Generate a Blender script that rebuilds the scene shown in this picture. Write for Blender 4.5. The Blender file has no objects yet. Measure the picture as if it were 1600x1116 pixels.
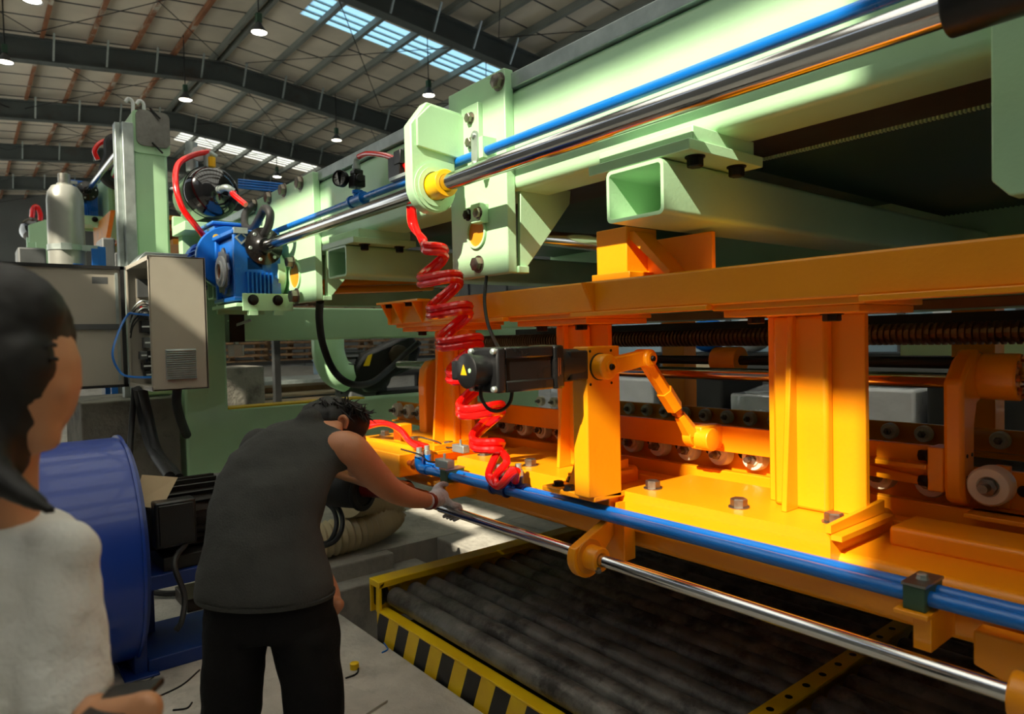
import bpy, bmesh, math, random
from mathutils import Vector, Matrix
random.seed(7)
S = bpy.context.scene
COL = S.collection
# ---------------------------------------------------------------- camera
F, YAW, PIT, ROL = 1069.2, math.radians(38.81), math.radians(-1.562), math.radians(-1.339)
C0 = Vector((0, 0, 1.6))
FW = Vector((-math.cos(YAW)*math.cos(PIT), math.sin(YAW)*math.cos(PIT), math.sin(PIT)))
_r = Vector((math.sin(YAW), math.cos(YAW), 0)); _u = _r.cross(FW)
RT = _r*math.cos(ROL)+_u*math.sin(ROL); UP = _u*math.cos(ROL)-_r*math.sin(ROL)
cam = bpy.data.cameras.new('camera'); cam.sensor_width = 36; cam.lens = 36*F/1600
cam.clip_start = .05; cam.clip_end = 300
cam.dof.use_dof = True; cam.dof.focus_distance = 3.0; cam.dof.aperture_fstop = 3.4
co = bpy.data.objects.new('camera', cam); COL.objects.link(co)
m = Matrix((RT, UP, -FW)).transposed().to_4x4(); m.translation = C0
co.matrix_world = m; S.camera = co
# ---------------------------------------------------------------- light
w = bpy.data.worlds.new('world'); S.world = w; w.use_nodes = True
bg = w.node_tree.nodes['Background']; bg.inputs[0].default_value = (.80, .90, 1, 1); bg.inputs[1].default_value = 1.0
SUN_D = Vector((-.40, 1.18, -1)).normalized()      # direction the sunlight travels
sl = bpy.data.lights.new('sun', 'SUN'); sl.energy = 8.2; sl.angle = math.radians(.53); sl.color = (1, .91, .72)
so = bpy.data.objects.new('sun', sl); COL.objects.link(so); so.location = (6, -16, 14)
so.rotation_euler = SUN_D.to_track_quat('-Z', 'Y').to_euler()
S.view_settings.view_transform = 'Standard'; S.view_settings.look = 'None'
S.view_settings.exposure = 0.12; S.view_settings.gamma = 1; S.view_settings.use_curve_mapping = False
# ---------------------------------------------------------------- pixel -> place (a photo pixel is a direction; one coordinate comes from what it touches)
def P(x, y, X=None, Y=None, Z=None, D=None):
    d = FW+RT*((x-800)/F)-UP*((y-558)/F)
    t = X/d.x if X is not None else Y/d.y if Y is not None else (Z-1.6)/d.z if Z is not None else D
    return C0+d*t
# ---------------------------------------------------------------- materials
def mat(name, col, rough=.5, metal=0, var=.12, scale=6, bump=0, bscale=40, dark=None, dscale=3, dlo=.55, dhi=.75, coat=0, spec=.5, trans=0, emit=0, rvar=.1):
    m = bpy.data.materials.new(name); m.use_nodes = True
    nt = m.node_tree; N = nt.nodes; L = nt.links; b = N['Principled BSDF']
    c = tuple(((v/255+.055)/1.055)**2.4 if v/255 > .04045 else v/255/12.92 for v in col)
    tc = N.new('ShaderNodeTexCoord'); n1 = N.new('ShaderNodeTexNoise'); n1.inputs['Scale'].default_value = scale; n1.inputs['Detail'].default_value = 6
    L.new(tc.outputs['Object'], n1.inputs['Vector'])
    r = N.new('ShaderNodeValToRGB'); r.color_ramp.elements[0].position = .3; r.color_ramp.elements[1].position = .7
    r.color_ramp.elements[0].color = tuple(v*(1-var) for v in c)+(1,); r.color_ramp.elements[1].color = tuple(min(1, v*(1+var)) for v in c)+(1,)
    L.new(n1.outputs['Fac'], r.inputs['Fac']); out = r.outputs['Color']
    if dark:
        d = tuple((v/255)**2.2 for v in dark)+(1,)
        n2 = N.new('ShaderNodeTexNoise'); n2.inputs['Scale'].default_value = dscale; n2.inputs['Detail'].default_value = 8; n2.inputs['Roughness'].default_value = .7
        L.new(tc.outputs['Object'], n2.inputs['Vector'])
        mr = N.new('ShaderNodeMapRange'); mr.inputs[1].default_value = dlo; mr.inputs[2].default_value = dhi; L.new(n2.outputs['Fac'], mr.inputs[0])
        mx = N.new('ShaderNodeMixRGB'); L.new(mr.outputs[0], mx.inputs[0]); L.new(out, mx.inputs[1]); mx.inputs[2].default_value = d; out = mx.outputs[0]
    L.new(out, b.inputs['Base Color'])
    rr = N.new('ShaderNodeMapRange'); rr.inputs[3].default_value = max(.02, rough-rvar); rr.inputs[4].default_value = min(1, rough+rvar)
    L.new(n1.outputs['Fac'], rr.inputs[0]); L.new(rr.outputs[0], b.inputs['Roughness'])
    b.inputs['Metallic'].default_value = metal; b.inputs['Specular IOR Level'].default_value = spec
    b.inputs['Coat Weight'].default_value = coat; b.inputs['Transmission Weight'].default_value = trans
    if emit: b.inputs['Emission Color'].default_value = c+(1,); b.inputs['Emission Strength'].default_value = emit
    if bump:
        n3 = N.new('ShaderNodeTexNoise'); n3.inputs['Scale'].default_value = bscale; n3.inputs['Detail'].default_value = 5
        L.new(tc.outputs['Object'], n3.inputs['Vector'])
        bp = N.new('ShaderNodeBump'); bp.inputs['Strength'].default_value = bump; bp.inputs['Distance'].default_value = .02
        L.new(n3.outputs['Fac'], bp.inputs['Height']); L.new(bp.outputs[0], b.inputs['Normal'])
    return m
M = dict(
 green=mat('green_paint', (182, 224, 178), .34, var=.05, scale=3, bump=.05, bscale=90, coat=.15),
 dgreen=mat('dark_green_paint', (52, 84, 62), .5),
 orange=mat('orange_paint', (252, 157, 10), .36, var=.05, scale=3, bump=.06, bscale=70, coat=.2),
 oldorange=mat('dusty_orange_paint', (226, 140, 24), .5, var=.12, scale=9, dark=(196, 150, 70), dscale=6),
 yellow=mat('yellow_paint', (255, 204, 16), .4, dark=(140, 108, 24), dscale=9, dlo=.68, dhi=.85),
 chrome=mat('chrome', (214, 214, 216), .13, 1, var=.04, rvar=.05),
 steel=mat('steel', (150, 148, 142), .35, .9, var=.15, scale=20),
 galv=mat('galvanised_steel', (176, 186, 182), .45, .7, var=.15, scale=14),
 bolt=mat('bolt_steel', (132, 124, 112), .42, .9, var=.2, scale=60),
 dbolt=mat('black_oxide', (36, 33, 32), .45, .6),
 blue=mat('blue_pipe', (12, 112, 204), .3, coat=.3, var=.06),
 mblue=mat('blue_enamel', (24, 104, 196), .3, coat=.4, var=.08),
 dblue=mat('navy_enamel', (16, 48, 118), .4),
 fblue=mat('fan_blue', (20, 58, 150), .36, coat=.2, var=.05, scale=2),
 red=mat('red_hose', (240, 20, 16), .16, coat=.6, var=.04, spec=.6),
 black=mat('black_plastic', (22, 22, 23), .38, var=.1),
 rubber=mat('black_rubber', (26, 26, 26), .6),
 motor=mat('black_anodised', (30, 28, 27), .28, .3, coat=.3),
 grey=mat('cabinet_grey', (168, 161, 146), .42, var=.03),
 dgrey=mat('dark_grey', (84, 86, 86), .5),
 gas=mat('cylinder_grey', (158, 158, 150), .36, .35, var=.06, scale=5),
 tank=mat('black_gloss_tank', (14, 14, 16), .12, coat=.8, var=.05),
 concrete=mat('concrete', (186, 181, 170), .85, var=.2, scale=5, bump=.35, bscale=30, dark=(128, 122, 112), dscale=2.2, dlo=.5, dhi=.75),
 blockc=mat('cast_concrete', (120, 116, 106), .9, var=.22, scale=4, bump=.5, bscale=24, dark=(58, 55, 48), dscale=3, dlo=.48, dhi=.7),
 roller=mat('worn_roller', (120, 118, 112), .45, .2, var=.35, scale=9, bump=.2, bscale=50, dark=(62, 60, 57), dscale=5, dlo=.46, dhi=.62),
 nylon=mat('nylon_wheel', (226, 216, 190), .4, var=.05),
 white=mat('white_plastic', (222, 224, 222), .4, var=.03),
 screw=mat('dark_bronze_thread', (158, 112, 76), .38, .6, var=.08),
 copper=mat('bronze', (176, 110, 64), .35, .8),
 duct=mat('clear_beige_duct', (206, 190, 150), .35, var=.08, coat=.2),
 paper=mat('paper', (196, 176, 140), .7, var=.06),
 shirt=mat('charcoal_cotton', (62, 62, 60), .92, var=.18, scale=5, bump=.25, bscale=160, spec=.2),
 pants=mat('black_cotton', (20, 19, 19), .95, var=.2, scale=4, bump=.2, bscale=120, spec=.15),
 skin=mat('skin', (186, 124, 88), .5, var=.07, scale=8, bump=.05, bscale=150),
 wskin=mat('light_skin', (196, 138, 98), .5, var=.05, scale=6),
 hair=mat('dark_hair', (17, 13, 10), .6, var=.3, scale=30),
 tee=mat('white_cotton', (224, 222, 216), .9, var=.04, bump=.2, bscale=120, spec=.2),
 glove=mat('grey_knit_glove', (196, 192, 196), .9, var=.15, scale=40, bump=.5, bscale=200),
 wood=mat('pallet_wood', (142, 112, 80), .85, var=.35, scale=5, bump=.3, bscale=40, dark=(70, 52, 36), dscale=3),
 sheet=mat('stacked_sheet', (176, 164, 140), .7, var=.2, scale=2, dark=(110, 96, 76), dscale=1.5),
 film=mat('white_film', (206, 208, 208), .3, var=.1, scale=3, bump=.6, bscale=6),
 silver=mat('foil_sheet', (180, 182, 184), .25, .7, var=.2, scale=3, bump=1, bscale=5),
 crate=mat('blue_grey_crate', (112, 140, 156), .55, var=.1),
 dark=mat('dark_steel', (44, 44, 42), .55, .4, var=.2),
 rustpurlin=mat('rusty_purlin', (132, 84, 52), .8, var=.25, scale=2, dark=(176, 168, 150), dscale=1.2, dlo=.52, dhi=.62),
 purlin=mat('grey_purlin', (126, 130, 122), .6, .3, var=.12, scale=1.5),
 rafter=mat('rafter_paint', (84, 90, 86), .55, var=.18, scale=.8, dark=(78, 58, 44), dscale=.6),
 foil=mat('roof_insulation', (206, 196, 176), .6, .0, var=.14, scale=.7, bump=.5, bscale=2.5),
 wall=mat('wall_sheet', (96, 98, 94), .7, var=.12, scale=.6),
 brown=mat('dark_brown_steel', (58, 46, 32), .45, .2),
 red2=mat('dark_red_paint', (120, 30, 24), .4),
 bushy=mat('bush_yellow', (255, 190, 8), .35, var=.05),
 glassw=mat('glazing', (150, 176, 190), .15, var=.1, scale=.7),
)
def stripes(name):                                  # black and yellow hazard print, slanted
    m = mat(name, (255, 204, 16), .45); nt = m.node_tree; N = nt.nodes; L = nt.links; b = N['Principled BSDF']
    tc = N.new('ShaderNodeTexCoord'); sp = N.new('ShaderNodeSeparateXYZ'); L.new(tc.outputs['Object'], sp.inputs[0])
    a = N.new('ShaderNodeMath'); a.operation = 'MULTIPLY_ADD'; L.new(sp.outputs[2], a.inputs[0]); a.inputs[1].default_value = -.42; L.new(sp.outputs[0], a.inputs[2])
    d = N.new('ShaderNodeMath'); d.operation = 'DIVIDE'; L.new(a.outputs[0], d.inputs[0]); d.inputs[1].default_value = .205
    f = N.new('ShaderNodeMath'); f.operation = 'FRACT'; L.new(d.outputs[0], f.inputs[0])
    g = N.new('ShaderNodeMath'); g.operation = 'GREATER_THAN'; L.new(f.outputs[0], g.inputs[0]); g.inputs[1].default_value = .5
    mx = N.new('ShaderNodeMixRGB'); L.new(g.outputs[0], mx.inputs[0]); src = b.inputs['Base Color'].links[0].from_socket
    L.new(src, mx.inputs[1]); mx.inputs[2].default_value = (.008, .008, .008, 1); L.new(mx.outputs[0], b.inputs['Base Color'])
    return m
M['hazard'] = stripes('hazard_print')
def emitter(name, col, s):
    m = mat(name, col, .5, emit=s); return m
M['lampglow'] = emitter('lamp_glow', (255, 244, 220), 14)
def translucent(name, col, t, base):                # sheet that lets daylight glow through
    m = bpy.data.materials.new(name); m.use_nodes = True; nt = m.node_tree; N = nt.nodes; L = nt.links
    N.remove(N['Principled BSDF']); o = N['Material Output']
    tr = N.new('ShaderNodeBsdfTranslucent'); tr.inputs[0].default_value = col+(1,)
    df = N.new('ShaderNodeBsdfDiffuse'); df.inputs[0].default_value = base+(1,)
    mx = N.new('ShaderNodeMixShader'); mx.inputs[0].default_value = t
    tc = N.new('ShaderNodeTexCoord'); wv = N.new('ShaderNodeTexNoise'); wv.inputs['Scale'].default_value = .5; L.new(tc.outputs['Object'], wv.inputs[0])
    L.new(df.outputs[0], mx.inputs[1]); L.new(tr.outputs[0], mx.inputs[2]); L.new(mx.outputs[0], o.inputs[0])
    return m
M['fibreb'] = translucent('fill_light_sheet', (.9, .93, .95), .75, (.75, .76, .75))  # glowing sheet for the added fill light in the far hall
M['fibre'] = translucent('fibreglass_sheet', (.85, .9, .92), .06, (.22, .22, .21))
M['skyw'] = translucent('clear_roof_sheet', (.95, .95, .92), .85, (.75, .76, .75))
M['skyl'] = translucent('skylight_sheet', (.60, .84, 1.0), .7, (.7, .8, .85))
# ---------------------------------------------------------------- mesh builder
def crv(pts, n=8):                                  # Catmull-Rom through points
    p = [Vector(q) for q in pts]; p = [p[0]*2-p[1]]+p+[p[-1]*2-p[-2]]; o = []
    for i in range(1, len(p)-2):
        for k in range(n):
            t = k/n; a, b, c, d = p[i-1:i+3]
            o.append(.5*((2*b)+(c-a)*t+(2*a-5*b+4*c-d)*t*t+(3*b-3*c+d-a)*t**3))
    return o+[p[-2]]
class MB:
    def __init__(s): s.v = []; s.f = []
    def add(s, vs, fs):
        o = len(s.v); s.v += [Vector(q) for q in vs]; s.f += [tuple(i+o for i in f) for f in fs]; return s
    def box(s, x0, x1, y0, y1, z0, z1):
        return s.add([(x, y, z) for x in (x0, x1) for y in (y0, y1) for z in (z0, z1)], [(0, 1, 3, 2), (4, 6, 7, 5), (0, 4, 5, 1), (2, 3, 7, 6), (0, 2, 6, 4), (1, 5, 7, 3)])
    def obox(s, c, ex, ey, ez):                     # oriented box: centre and three half vectors
        c, ex, ey, ez = map(Vector, (c, ex, ey, ez))
        return s.add([c+ex*a+ey*b+ez*d for a in (-1, 1) for b in (-1, 1) for d in (-1, 1)], [(0, 1, 3, 2), (4, 6, 7, 5), (0, 4, 5, 1), (2, 3, 7, 6), (0, 2, 6, 4), (1, 5, 7, 3)])
    def bar(s, p0, p1, w, h, up=(0, 0, 1)):         # bar between two points
        p0, p1 = Vector(p0), Vector(p1); d = p1-p0; u = Vector(up); x = d.cross(u).normalized(); u = x.cross(d).normalized()
        return s.obox((p0+p1)/2, d/2, x*w/2, u*h/2)
    def prism(s, pts, ax, a, b):
        n = len(pts); mk = {'x': lambda q, t: (t, q[0], q[1]), 'y': lambda q, t: (q[0], t, q[1]), 'z': lambda q, t: (q[0], q[1], t)}[ax]
        return s.add([mk(q, a) for q in pts]+[mk(q, b) for q in pts], [tuple(range(n)), tuple(range(2*n-1, n-1, -1))]+[(i, (i+1) % n, n+(i+1) % n, n+i) for i in range(n)])
    def cyl(s, p0, p1, r0, r1=None, n=20, cap=True):
        return s.tube([p0, p1], [r0, r0 if r1 is None else r1], n, cap)
    def tube(s, pts, r, n=10, cap=True):
        p = [Vector(q) for q in pts]; k = len(p); R = r if isinstance(r, (list, tuple)) else [r]*k
        t = [(p[min(i+1, k-1)]-p[max(i-1, 0)]).normalized() for i in range(k)]
        a = Vector((0, 0, 1)) if abs(t[0].z) < .9 else Vector((1, 0, 0)); x = t[0].cross(a).normalized(); V = []
        for i in range(k):
            x = (x-t[i]*x.dot(t[i])).normalized(); y = t[i].cross(x)
            V += [p[i]+(x*math.cos(2*math.pi*j/n)+y*math.sin(2*math.pi*j/n))*R[i] for j in range(n)]
        Fs = [(i*n+j, i*n+(j+1) % n, (i+1)*n+(j+1) % n, (i+1)*n+j) for i in range(k-1) for j in range(n)]
        if cap: Fs += [tuple(range(n-1, -1, -1)), tuple((k-1)*n+j for j in range(n))]
        return s.add(V, Fs)
    def lathe(s, prof, o, ax, n=24, close=False):   # prof (radius, height along axis)
        o, d = Vector(o), Vector(ax).normalized(); a = Vector((0, 0, 1)) if abs(d.z) < .9 else Vector((1, 0, 0)); x = d.cross(a).normalized(); y = d.cross(x); k = len(prof)
        V = [o+d*h+(x*math.cos(2*math.pi*j/n)+y*math.sin(2*math.pi*j/n))*max(r, 1e-5) for r, h in prof for j in range(n)]
        rg = range(k) if close else range(k-1)
        Fs = [(i*n+j, i*n+(j+1) % n, ((i+1) % k)*n+(j+1) % n, ((i+1) % k)*n+j) for i in rg for j in range(n)]
        if not close:
            if prof[0][0] > 1e-4: Fs.append(tuple(range(n-1, -1, -1)))
            if prof[-1][0] > 1e-4: Fs.append(tuple((k-1)*n+j for j in range(n)))
        return s.add(V, Fs)
    def ring(s, o, ax, ri, ro, h, n=28): return s.lathe([(ri, 0), (ro, 0), (ro, h), (ri, h)], o, ax, n, True)
    def ball(s, c, r, n=14, k=9):
        rx, ry, rz = (r, r, r) if not isinstance(r, (tuple, list)) else r; c = Vector(c); V = []; Fs = []
        for i in range(k+1):
            a = math.pi*i/k; V += [c+Vector((rx*math.sin(a)*math.cos(2*math.pi*j/n), ry*math.sin(a)*math.sin(2*math.pi*j/n), rz*math.cos(a))) for j in range(n)]
        Fs = [(i*n+j, i*n+(j+1) % n, (i+1)*n+(j+1) % n, (i+1)*n+j) for i in range(k) for j in range(n)]
        return s.add(V, Fs)
    def hexbolt(s, c, ax, r, h): c = Vector(c); return s.lathe([(r*1.25, 0), (r*1.25, h*.12)], c, ax, 16).lathe([(r, h*.12), (r, h*.9), (r*.86, h)], c, ax, 6)
    def loft(s, secs, n=20):                        # secs: centre, half-axis a, half-axis b
        V = []; k = len(secs)
        for c, a, b in secs:
            c, a, b = Vector(c), Vector(a), Vector(b); V += [c+a*math.cos(2*math.pi*j/n)+b*math.sin(2*math.pi*j/n) for j in range(n)]
        Fs = [(i*n+j, i*n+(j+1) % n, (i+1)*n+(j+1) % n, (i+1)*n+j) for i in range(k-1) for j in range(n)]+[tuple(range(n-1, -1, -1)), tuple((k-1)*n+j for j in range(n))]
        return s.add(V, Fs)
    def mesh(s, name, off, smooth=True):
        bm = bmesh.new(); vs = [bm.verts.new(q-off) for q in s.v]
        for f in s.f:
            try: bm.faces.new([vs[i] for i in f])
            except ValueError: pass
        bmesh.ops.remove_doubles(bm, verts=bm.verts, dist=1e-5)
        bmesh.ops.recalc_face_normals(bm, faces=bm.faces)
        me = bpy.data.meshes.new(name); bm.to_mesh(me); bm.free()
        if smooth: me.shade_smooth(); me.set_sharp_from_angle(angle=math.radians(38))
        return me
def wloc(o):
    p = Vector(o.location)
    while o.parent: o = o.parent; p += o.location
    return p
def part(name, mb, mt, parent, bevel=0, label=None, smooth=True, kind=None):
    off = wloc(parent); me = mb.mesh(name, off, smooth); o = bpy.data.objects.new(name, me); COL.objects.link(o)
    o.parent = parent; me.materials.append(M[mt])
    if bevel: bv = o.modifiers.new('bevel', 'BEVEL'); bv.width = bevel; bv.segments = 2; bv.limit_method = 'ANGLE'; bv.angle_limit = math.radians(40); bv.harden_normals = False
    if label: o['label'] = label
    if kind: o['kind'] = kind
    return o
def tag(o, label, cat, group=None):
    o['label'] = label; o['category'] = cat
    if group: o['group'] = group
    return o
def thing(name, label, cat, loc, group=None):
    o = bpy.data.objects.new(name, None); COL.objects.link(o); o.location = loc; o.empty_display_size = .1
    return tag(o, label, cat, group)
def solo(name, mb, mt, label, cat, bevel=0, group=None, smooth=True):
    lo = Vector([min(q[i] for q in mb.v) for i in range(3)]); hi = Vector([max(q[i] for q in mb.v) for i in range(3)])
    off = Vector(((lo.x+hi.x)/2, (lo.y+hi.y)/2, lo.z)); me = mb.mesh(name, off, smooth); o = bpy.data.objects.new(name, me); COL.objects.link(o); o.location = off
    me.materials.append(M[mt])
    if bevel: bv = o.modifiers.new('bevel', 'BEVEL'); bv.width = bevel; bv.segments = 2; bv.limit_method = 'ANGLE'; bv.angle_limit = math.radians(40)
    return tag(o, label, cat, group)
def struct(name, mb, mt, parent=None, smooth=False, bevel=0):
    if parent is not None: return part(name, mb, mt, parent, bevel, smooth=smooth)
    me = mb.mesh(name, Vector((0, 0, 0)), smooth); o = bpy.data.objects.new(name, me); COL.objects.link(o); me.materials.append(M[mt]); o['kind'] = 'structure'
    if bevel: bv = o.modifiers.new('bevel', 'BEVEL'); bv.width = bevel; bv.segments = 2; bv.limit_method = 'ANGLE'
    return o
def copy_tree(o, loc, label=None, group=None, parent=None, rotz=None):
    c = o.copy(); COL.objects.link(c)
    if parent is None:
        c.location = loc
        if rotz is not None: c.rotation_euler = (0, 0, rotz)
        if label: c['label'] = label
        if group: c['group'] = group
    else: c.parent = parent
    for ch in [x for x in bpy.data.objects if x.parent == o]: copy_tree(ch, None, parent=c)
    return c
V3 = Vector
# ================================================================ the hall
b = MB()
b.box(-50, 9, -5, 1.69, -.7, 0); b.box(-50, -4.70, 1.69, 19, -.7, 0); b.box(-4.70, 9, 6.4, 19, -.7, 0)
b.box(-4.70, -4.59, 1.69, 2.50, -.7, 0); b.box(-4.70, -4.12, 2.95, 3.7, -.7, 0); b.box(-4.70, -3.55, 3.7, 6.4, -.7, 0)
b.box(-4.70, -4.43, 1.95, 2.75, -.7, -.12); b.box(-4.7, 9, 1.69, 6.4, -.8, -.7)
floor = struct('floor', b, 'concrete', bevel=.012)
for i, (u, v, sx, sy, a) in enumerate([(545, 1100, .14, .1, .3), (180, 1098, .12, .08, .7)]):
    q = P(u, v, Z=0); c, s_ = math.cos(a), math.sin(a)
    solo('cement_board', MB().obox(q+V3((0, 0, .006)), (sx*c, sx*s_, 0), (-sy*s_, sy*c, 0), (0, 0, .006)), ['concrete', 'dark'][i], ['thin grey board offcut lying flat behind the bending worker', 'dark flat offcut on the floor below the white sleeve'][i], 'board')
ZR, YR, SL = 11.2, 7.05, .1
rz = lambda y: ZR-SL*abs(y-YR)
def slope(mb, x0, x1, y0, y1, dz, th): return mb.add([(x, y, rz(y)+dz+t) for x in (x0, x1) for y in (y0, y1) for t in (0, th)], [(0, 1, 3, 2), (4, 6, 7, 5), (0, 4, 5, 1), (2, 3, 7, 6), (0, 2, 6, 4), (1, 5, 7, 3)])
ceiling = struct('ceiling', slope(MB(), -50, -13, -5, YR, 0, .06), 'foil')
for k in range(6):
    struct('roof_panel', slope(MB(), -13+k*3.7, -11.8+k*3.7, -5, YR, 0, .06), 'foil', ceiling)
    struct('skylight_panel', slope(MB(), -11.8+k*3.7, -9.3+k*3.7, -5, YR, .01, .02), 'skyw', ceiling)  # out-of-view skylights added to raise overhead daylight on the floor
SKY = [(-45.2, -43.8), (-34.4, -32.9), (-19.3, -17.9), (-5.5, -4.1)]
xs = [-50]+[q for s_ in SKY for q in s_]+[9]
for i in range(0, len(xs), 2): struct('roof_panel', slope(MB(), xs[i], xs[i+1], YR, 19, 0, .06), 'foil', ceiling)
for x0, x1 in SKY:
    struct('roof_panel', slope(MB(), x0, x1, YR, YR+.9, 0, .06), 'foil', ceiling)
    struct('skylight_panel', slope(MB(), x0, x1, YR+.9, 19, .01, .02), 'skyl' if x0 > -20 else 'skyw', ceiling)
    for x in (x0+.35, x0+.7, x0+1.05): struct('skylight_rib', slope(MB(), x-.03, x+.03, YR+.9, 19, -.03, .04), 'galv', ceiling)
for k in range(-10, 11):
    y = YR+(.28 if k >= 0 else -.28)+k*1.16-(0 if k >= 0 else -1.16) if k else YR
    mb = MB()
    for x0 in (-50,): slope(mb, x0, 8, y-.03, y+.03, -.24, .22); slope(mb, x0, 8, y-.08, y+.03, -.25, .03)
    struct('purlin', mb, 'rustpurlin' if k < 0 and k != -1 else 'purlin', ceiling)
for x in (-9, -16.1, -23.8, -30, -36.6, -43.5):
    for y0, y1 in ((-5, YR), (YR, 19)):
        mb = MB(); slope(mb, x-.02, x+.02, y0, y1, -.86, .62); slope(mb, x-.16, x+.16, y0, y1, -.9, .04); slope(mb, x-.16, x+.16, y0, y1, -.27, .04)
        struct('rafter', mb, 'rafter', ceiling)
        for k in range(9):
            y = y0+(y1-y0)*(k+.5)/9
            struct('fly_brace', MB().bar((x+.55, y, rz(y)-.2), (x+.1, y, rz(y)-.88), .05, .05), 'galv', ceiling)
    for sgn in (-1, 1):
        for y0, y1 in ((YR+sgn*.4, YR+sgn*5.2), (YR+sgn*5.2, YR+sgn*10)):
            for a, c in ((y0, y1), (y1, y0)): struct('brace_rod', MB().tube([(x, a, rz(a)-.5), (x-6.5, c, rz(c)-.5)], .012, 5), 'dark', ceiling)
for k in range(30):
    x = -49+k*1.25
    for y0, y1 in ((-4.9, YR), (YR, 18.9)): struct('roof_seam', slope(MB(), x-.018, x+.018, y0, y1, -.02, .02), 'dgrey', ceiling)
# unseen near wall: translucent sheeting and clerestory openings, shaped to place sun patches and fill
wl = struct('wall_near', MB().box(-14, 9, -5.05, -5, 0, 6.72), 'fibre')
struct('wall_panel', MB().box(-50, -14, -5.05, -5, 0, 6.72), 'fibreb', wl)  # translucent stretch added to brighten the far hall and its ceiling
struct('wall_panel', MB().box(-50, 9, -5.05, -5, 8.46, 10.1), 'wall', wl)
struct('wall_panel', MB().box(1.5, 9, -5.05, -5, 6.72, 8.46), 'fibre', wl)
struct('wall_panel', MB().box(-50, -22, -5.05, -5, 6.72, 8.46), 'fibreb', wl)  # same added fill, continued at clerestory height
struct('wall_panel', MB().box(-22, -1.75, -5.05, -5, 6.72, 7.0), 'wall', wl)  # blocker added to keep a sun patch off the far concrete
struct('wall_panel', MB().box(-1.86, .72, -5.05, -5, 7.10, 7.44), 'wall', wl)  # blocker added to shade the left posts and servo bracket
struct('wall_panel', MB().box(-1.86, -.80, -5.05, -5, 7.75, 8.46), 'wall', wl)  # pier placed to leave a stretch of the green beam unlit
struct('shade_bar', MB().box(-22, 1.5, -5.06, -5.0, 7.44, 7.75), 'wall', wl)  # unseen bar added to keep sun off the orange top beam
wb = struct('wall_far', MB().box(-50, 9, 19, 19.1, 0, 2.8), 'wall')
struct('wall_panel', MB().box(-50, 9, 19, 19.1, 6.5, 10.1), 'wall', wb); struct('wall_panel', MB().box(-50, -16, 19, 19.1, 2.8, 6.5), 'wall', wb)  # band left open between panels, added to light the press from behind
for k in range(20): struct('wall_rib', MB().box(-50+k*2.9, -49.9+k*2.9, 18.9, 19, 0, 9.9), 'dgrey', wb)
struct('wall_right', MB().box(9, 9.1, -5, 19, 0, 11), 'wall')  # unseen end wall, closed to cut light from this side
struct('wall_left', MB().box(-50.1, -50, -5, 19, 0, 11), 'wall')
# glazed office front seen through the press, behind it
wo = struct('window_1', MB().box(-9, 1.5, 9.6, 9.7, 0, 1.2), 'wall')
for k in range(8):
    x = -9+k*1.3
    struct('window_pane', MB().box(x+.05, x+1.25, 9.64, 9.66, 1.25, 2.6), 'glassw', wo); struct('window_frame', MB().box(x-.04, x+.05, 9.6, 9.7, 1.2, 2.65), 'dgrey', wo)
struct('window_frame', MB().box(-9, 1.5, 9.6, 9.7, 2.6, 2.75), 'dgrey', wo)
q = P(1490, 497, Y=9.58); solo('notice_sheet', MB().box(q.x-.25, q.x+.25, 9.62, 9.64, q.z-.2, q.z+.2), 'white', 'white printed notice on the office window behind the screw', 'notice')
# ---------------------------------------------------------------- high bay lamps
lamp0 = None
for i, (u, v) in enumerate([(405, 52), (290, 157), (8, 98), (50, 2), (670, 150), (526, 220), (433, 277)]):
    q = P(u, v, Z=9.0)
    if lamp0 is None:
        lamp0 = thing('high_bay_lamp', '', 'lamp', q)
        part('shade', MB().lathe([(.04, .26), (.06, .24), (.08, .18), (.2, .02), (.2, 0), (.185, .01), (.07, .16), (.03, .22)], q, (0, 0, 1), 24), 'dgrey', lamp0)
        part('bulb', MB().lathe([(0, .02), (.17, .02), (.155, .04), (0, .06)], q, (0, 0, 1), 20), 'lampglow', lamp0)
        part('ballast', MB().box(q.x-.06, q.x+.06, q.y-.06, q.y+.06, q.z+.25, q.z+.46), 'dgreen', lamp0)
        part('hanging_rod', MB().cyl(q+V3((0, 0, .45)), (q.x, q.y, q.z+1.95), .015, n=6), 'dark', lamp0)
        o = lamp0
    else: o = copy_tree(lamp0, q)
    o['label'] = ['bell shaped high bay lamp on a rod, below the ridge, nearest the skylight strip', 'high bay lamp under the ridge beyond the second rafter', 'lit lamp under the rusty purlins between two rafters', 'lit lamp under rusty purlins in the first roof bay', 'lit lamp hanging just above the green bearing bracket', 'lit lamp hanging over the bolted green end plate', 'lit lamp far off, above the bundle of blue pipes'][i]
    o['group'] = 'high bay lamps under the roof'
# ================================================================ green gantry beam with bolted plates and cross tubes
def rrect(x0, x1, z0, z1, r, n=4):
    o = []
    for cx, cz, a0 in ((x1-r, z1-r, 0), (x0+r, z1-r, 90), (x0+r, z0+r, 180), (x1-r, z0+r, 270)):
        o += [(cx+r*math.cos(math.radians(a0+90*k/n)), cz+r*math.sin(math.radians(a0+90*k/n))) for k in range(n+1)]
    return o
ga = thing('press_gantry', 'pale green gantry beam with bolted end plates carrying the thick chrome shaft', 'gantry', (-2.5, 2.0, 1.88))
part('beam', MB().prism(rrect(1.90, 2.13, 2.245, 2.68, .035), 'x', -7.2, .9), 'green', ga)
part('top_rail', MB().box(-7.2, .9, 1.89, 2.2, 2.68, 2.745), 'galv', ga, .004)
def bolts(lst, r, h, mt, par, ax=(0, -1, 0)):
    for q in lst: part('bolt', MB().hexbolt(q, ax, r, h), mt, par)
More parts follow.
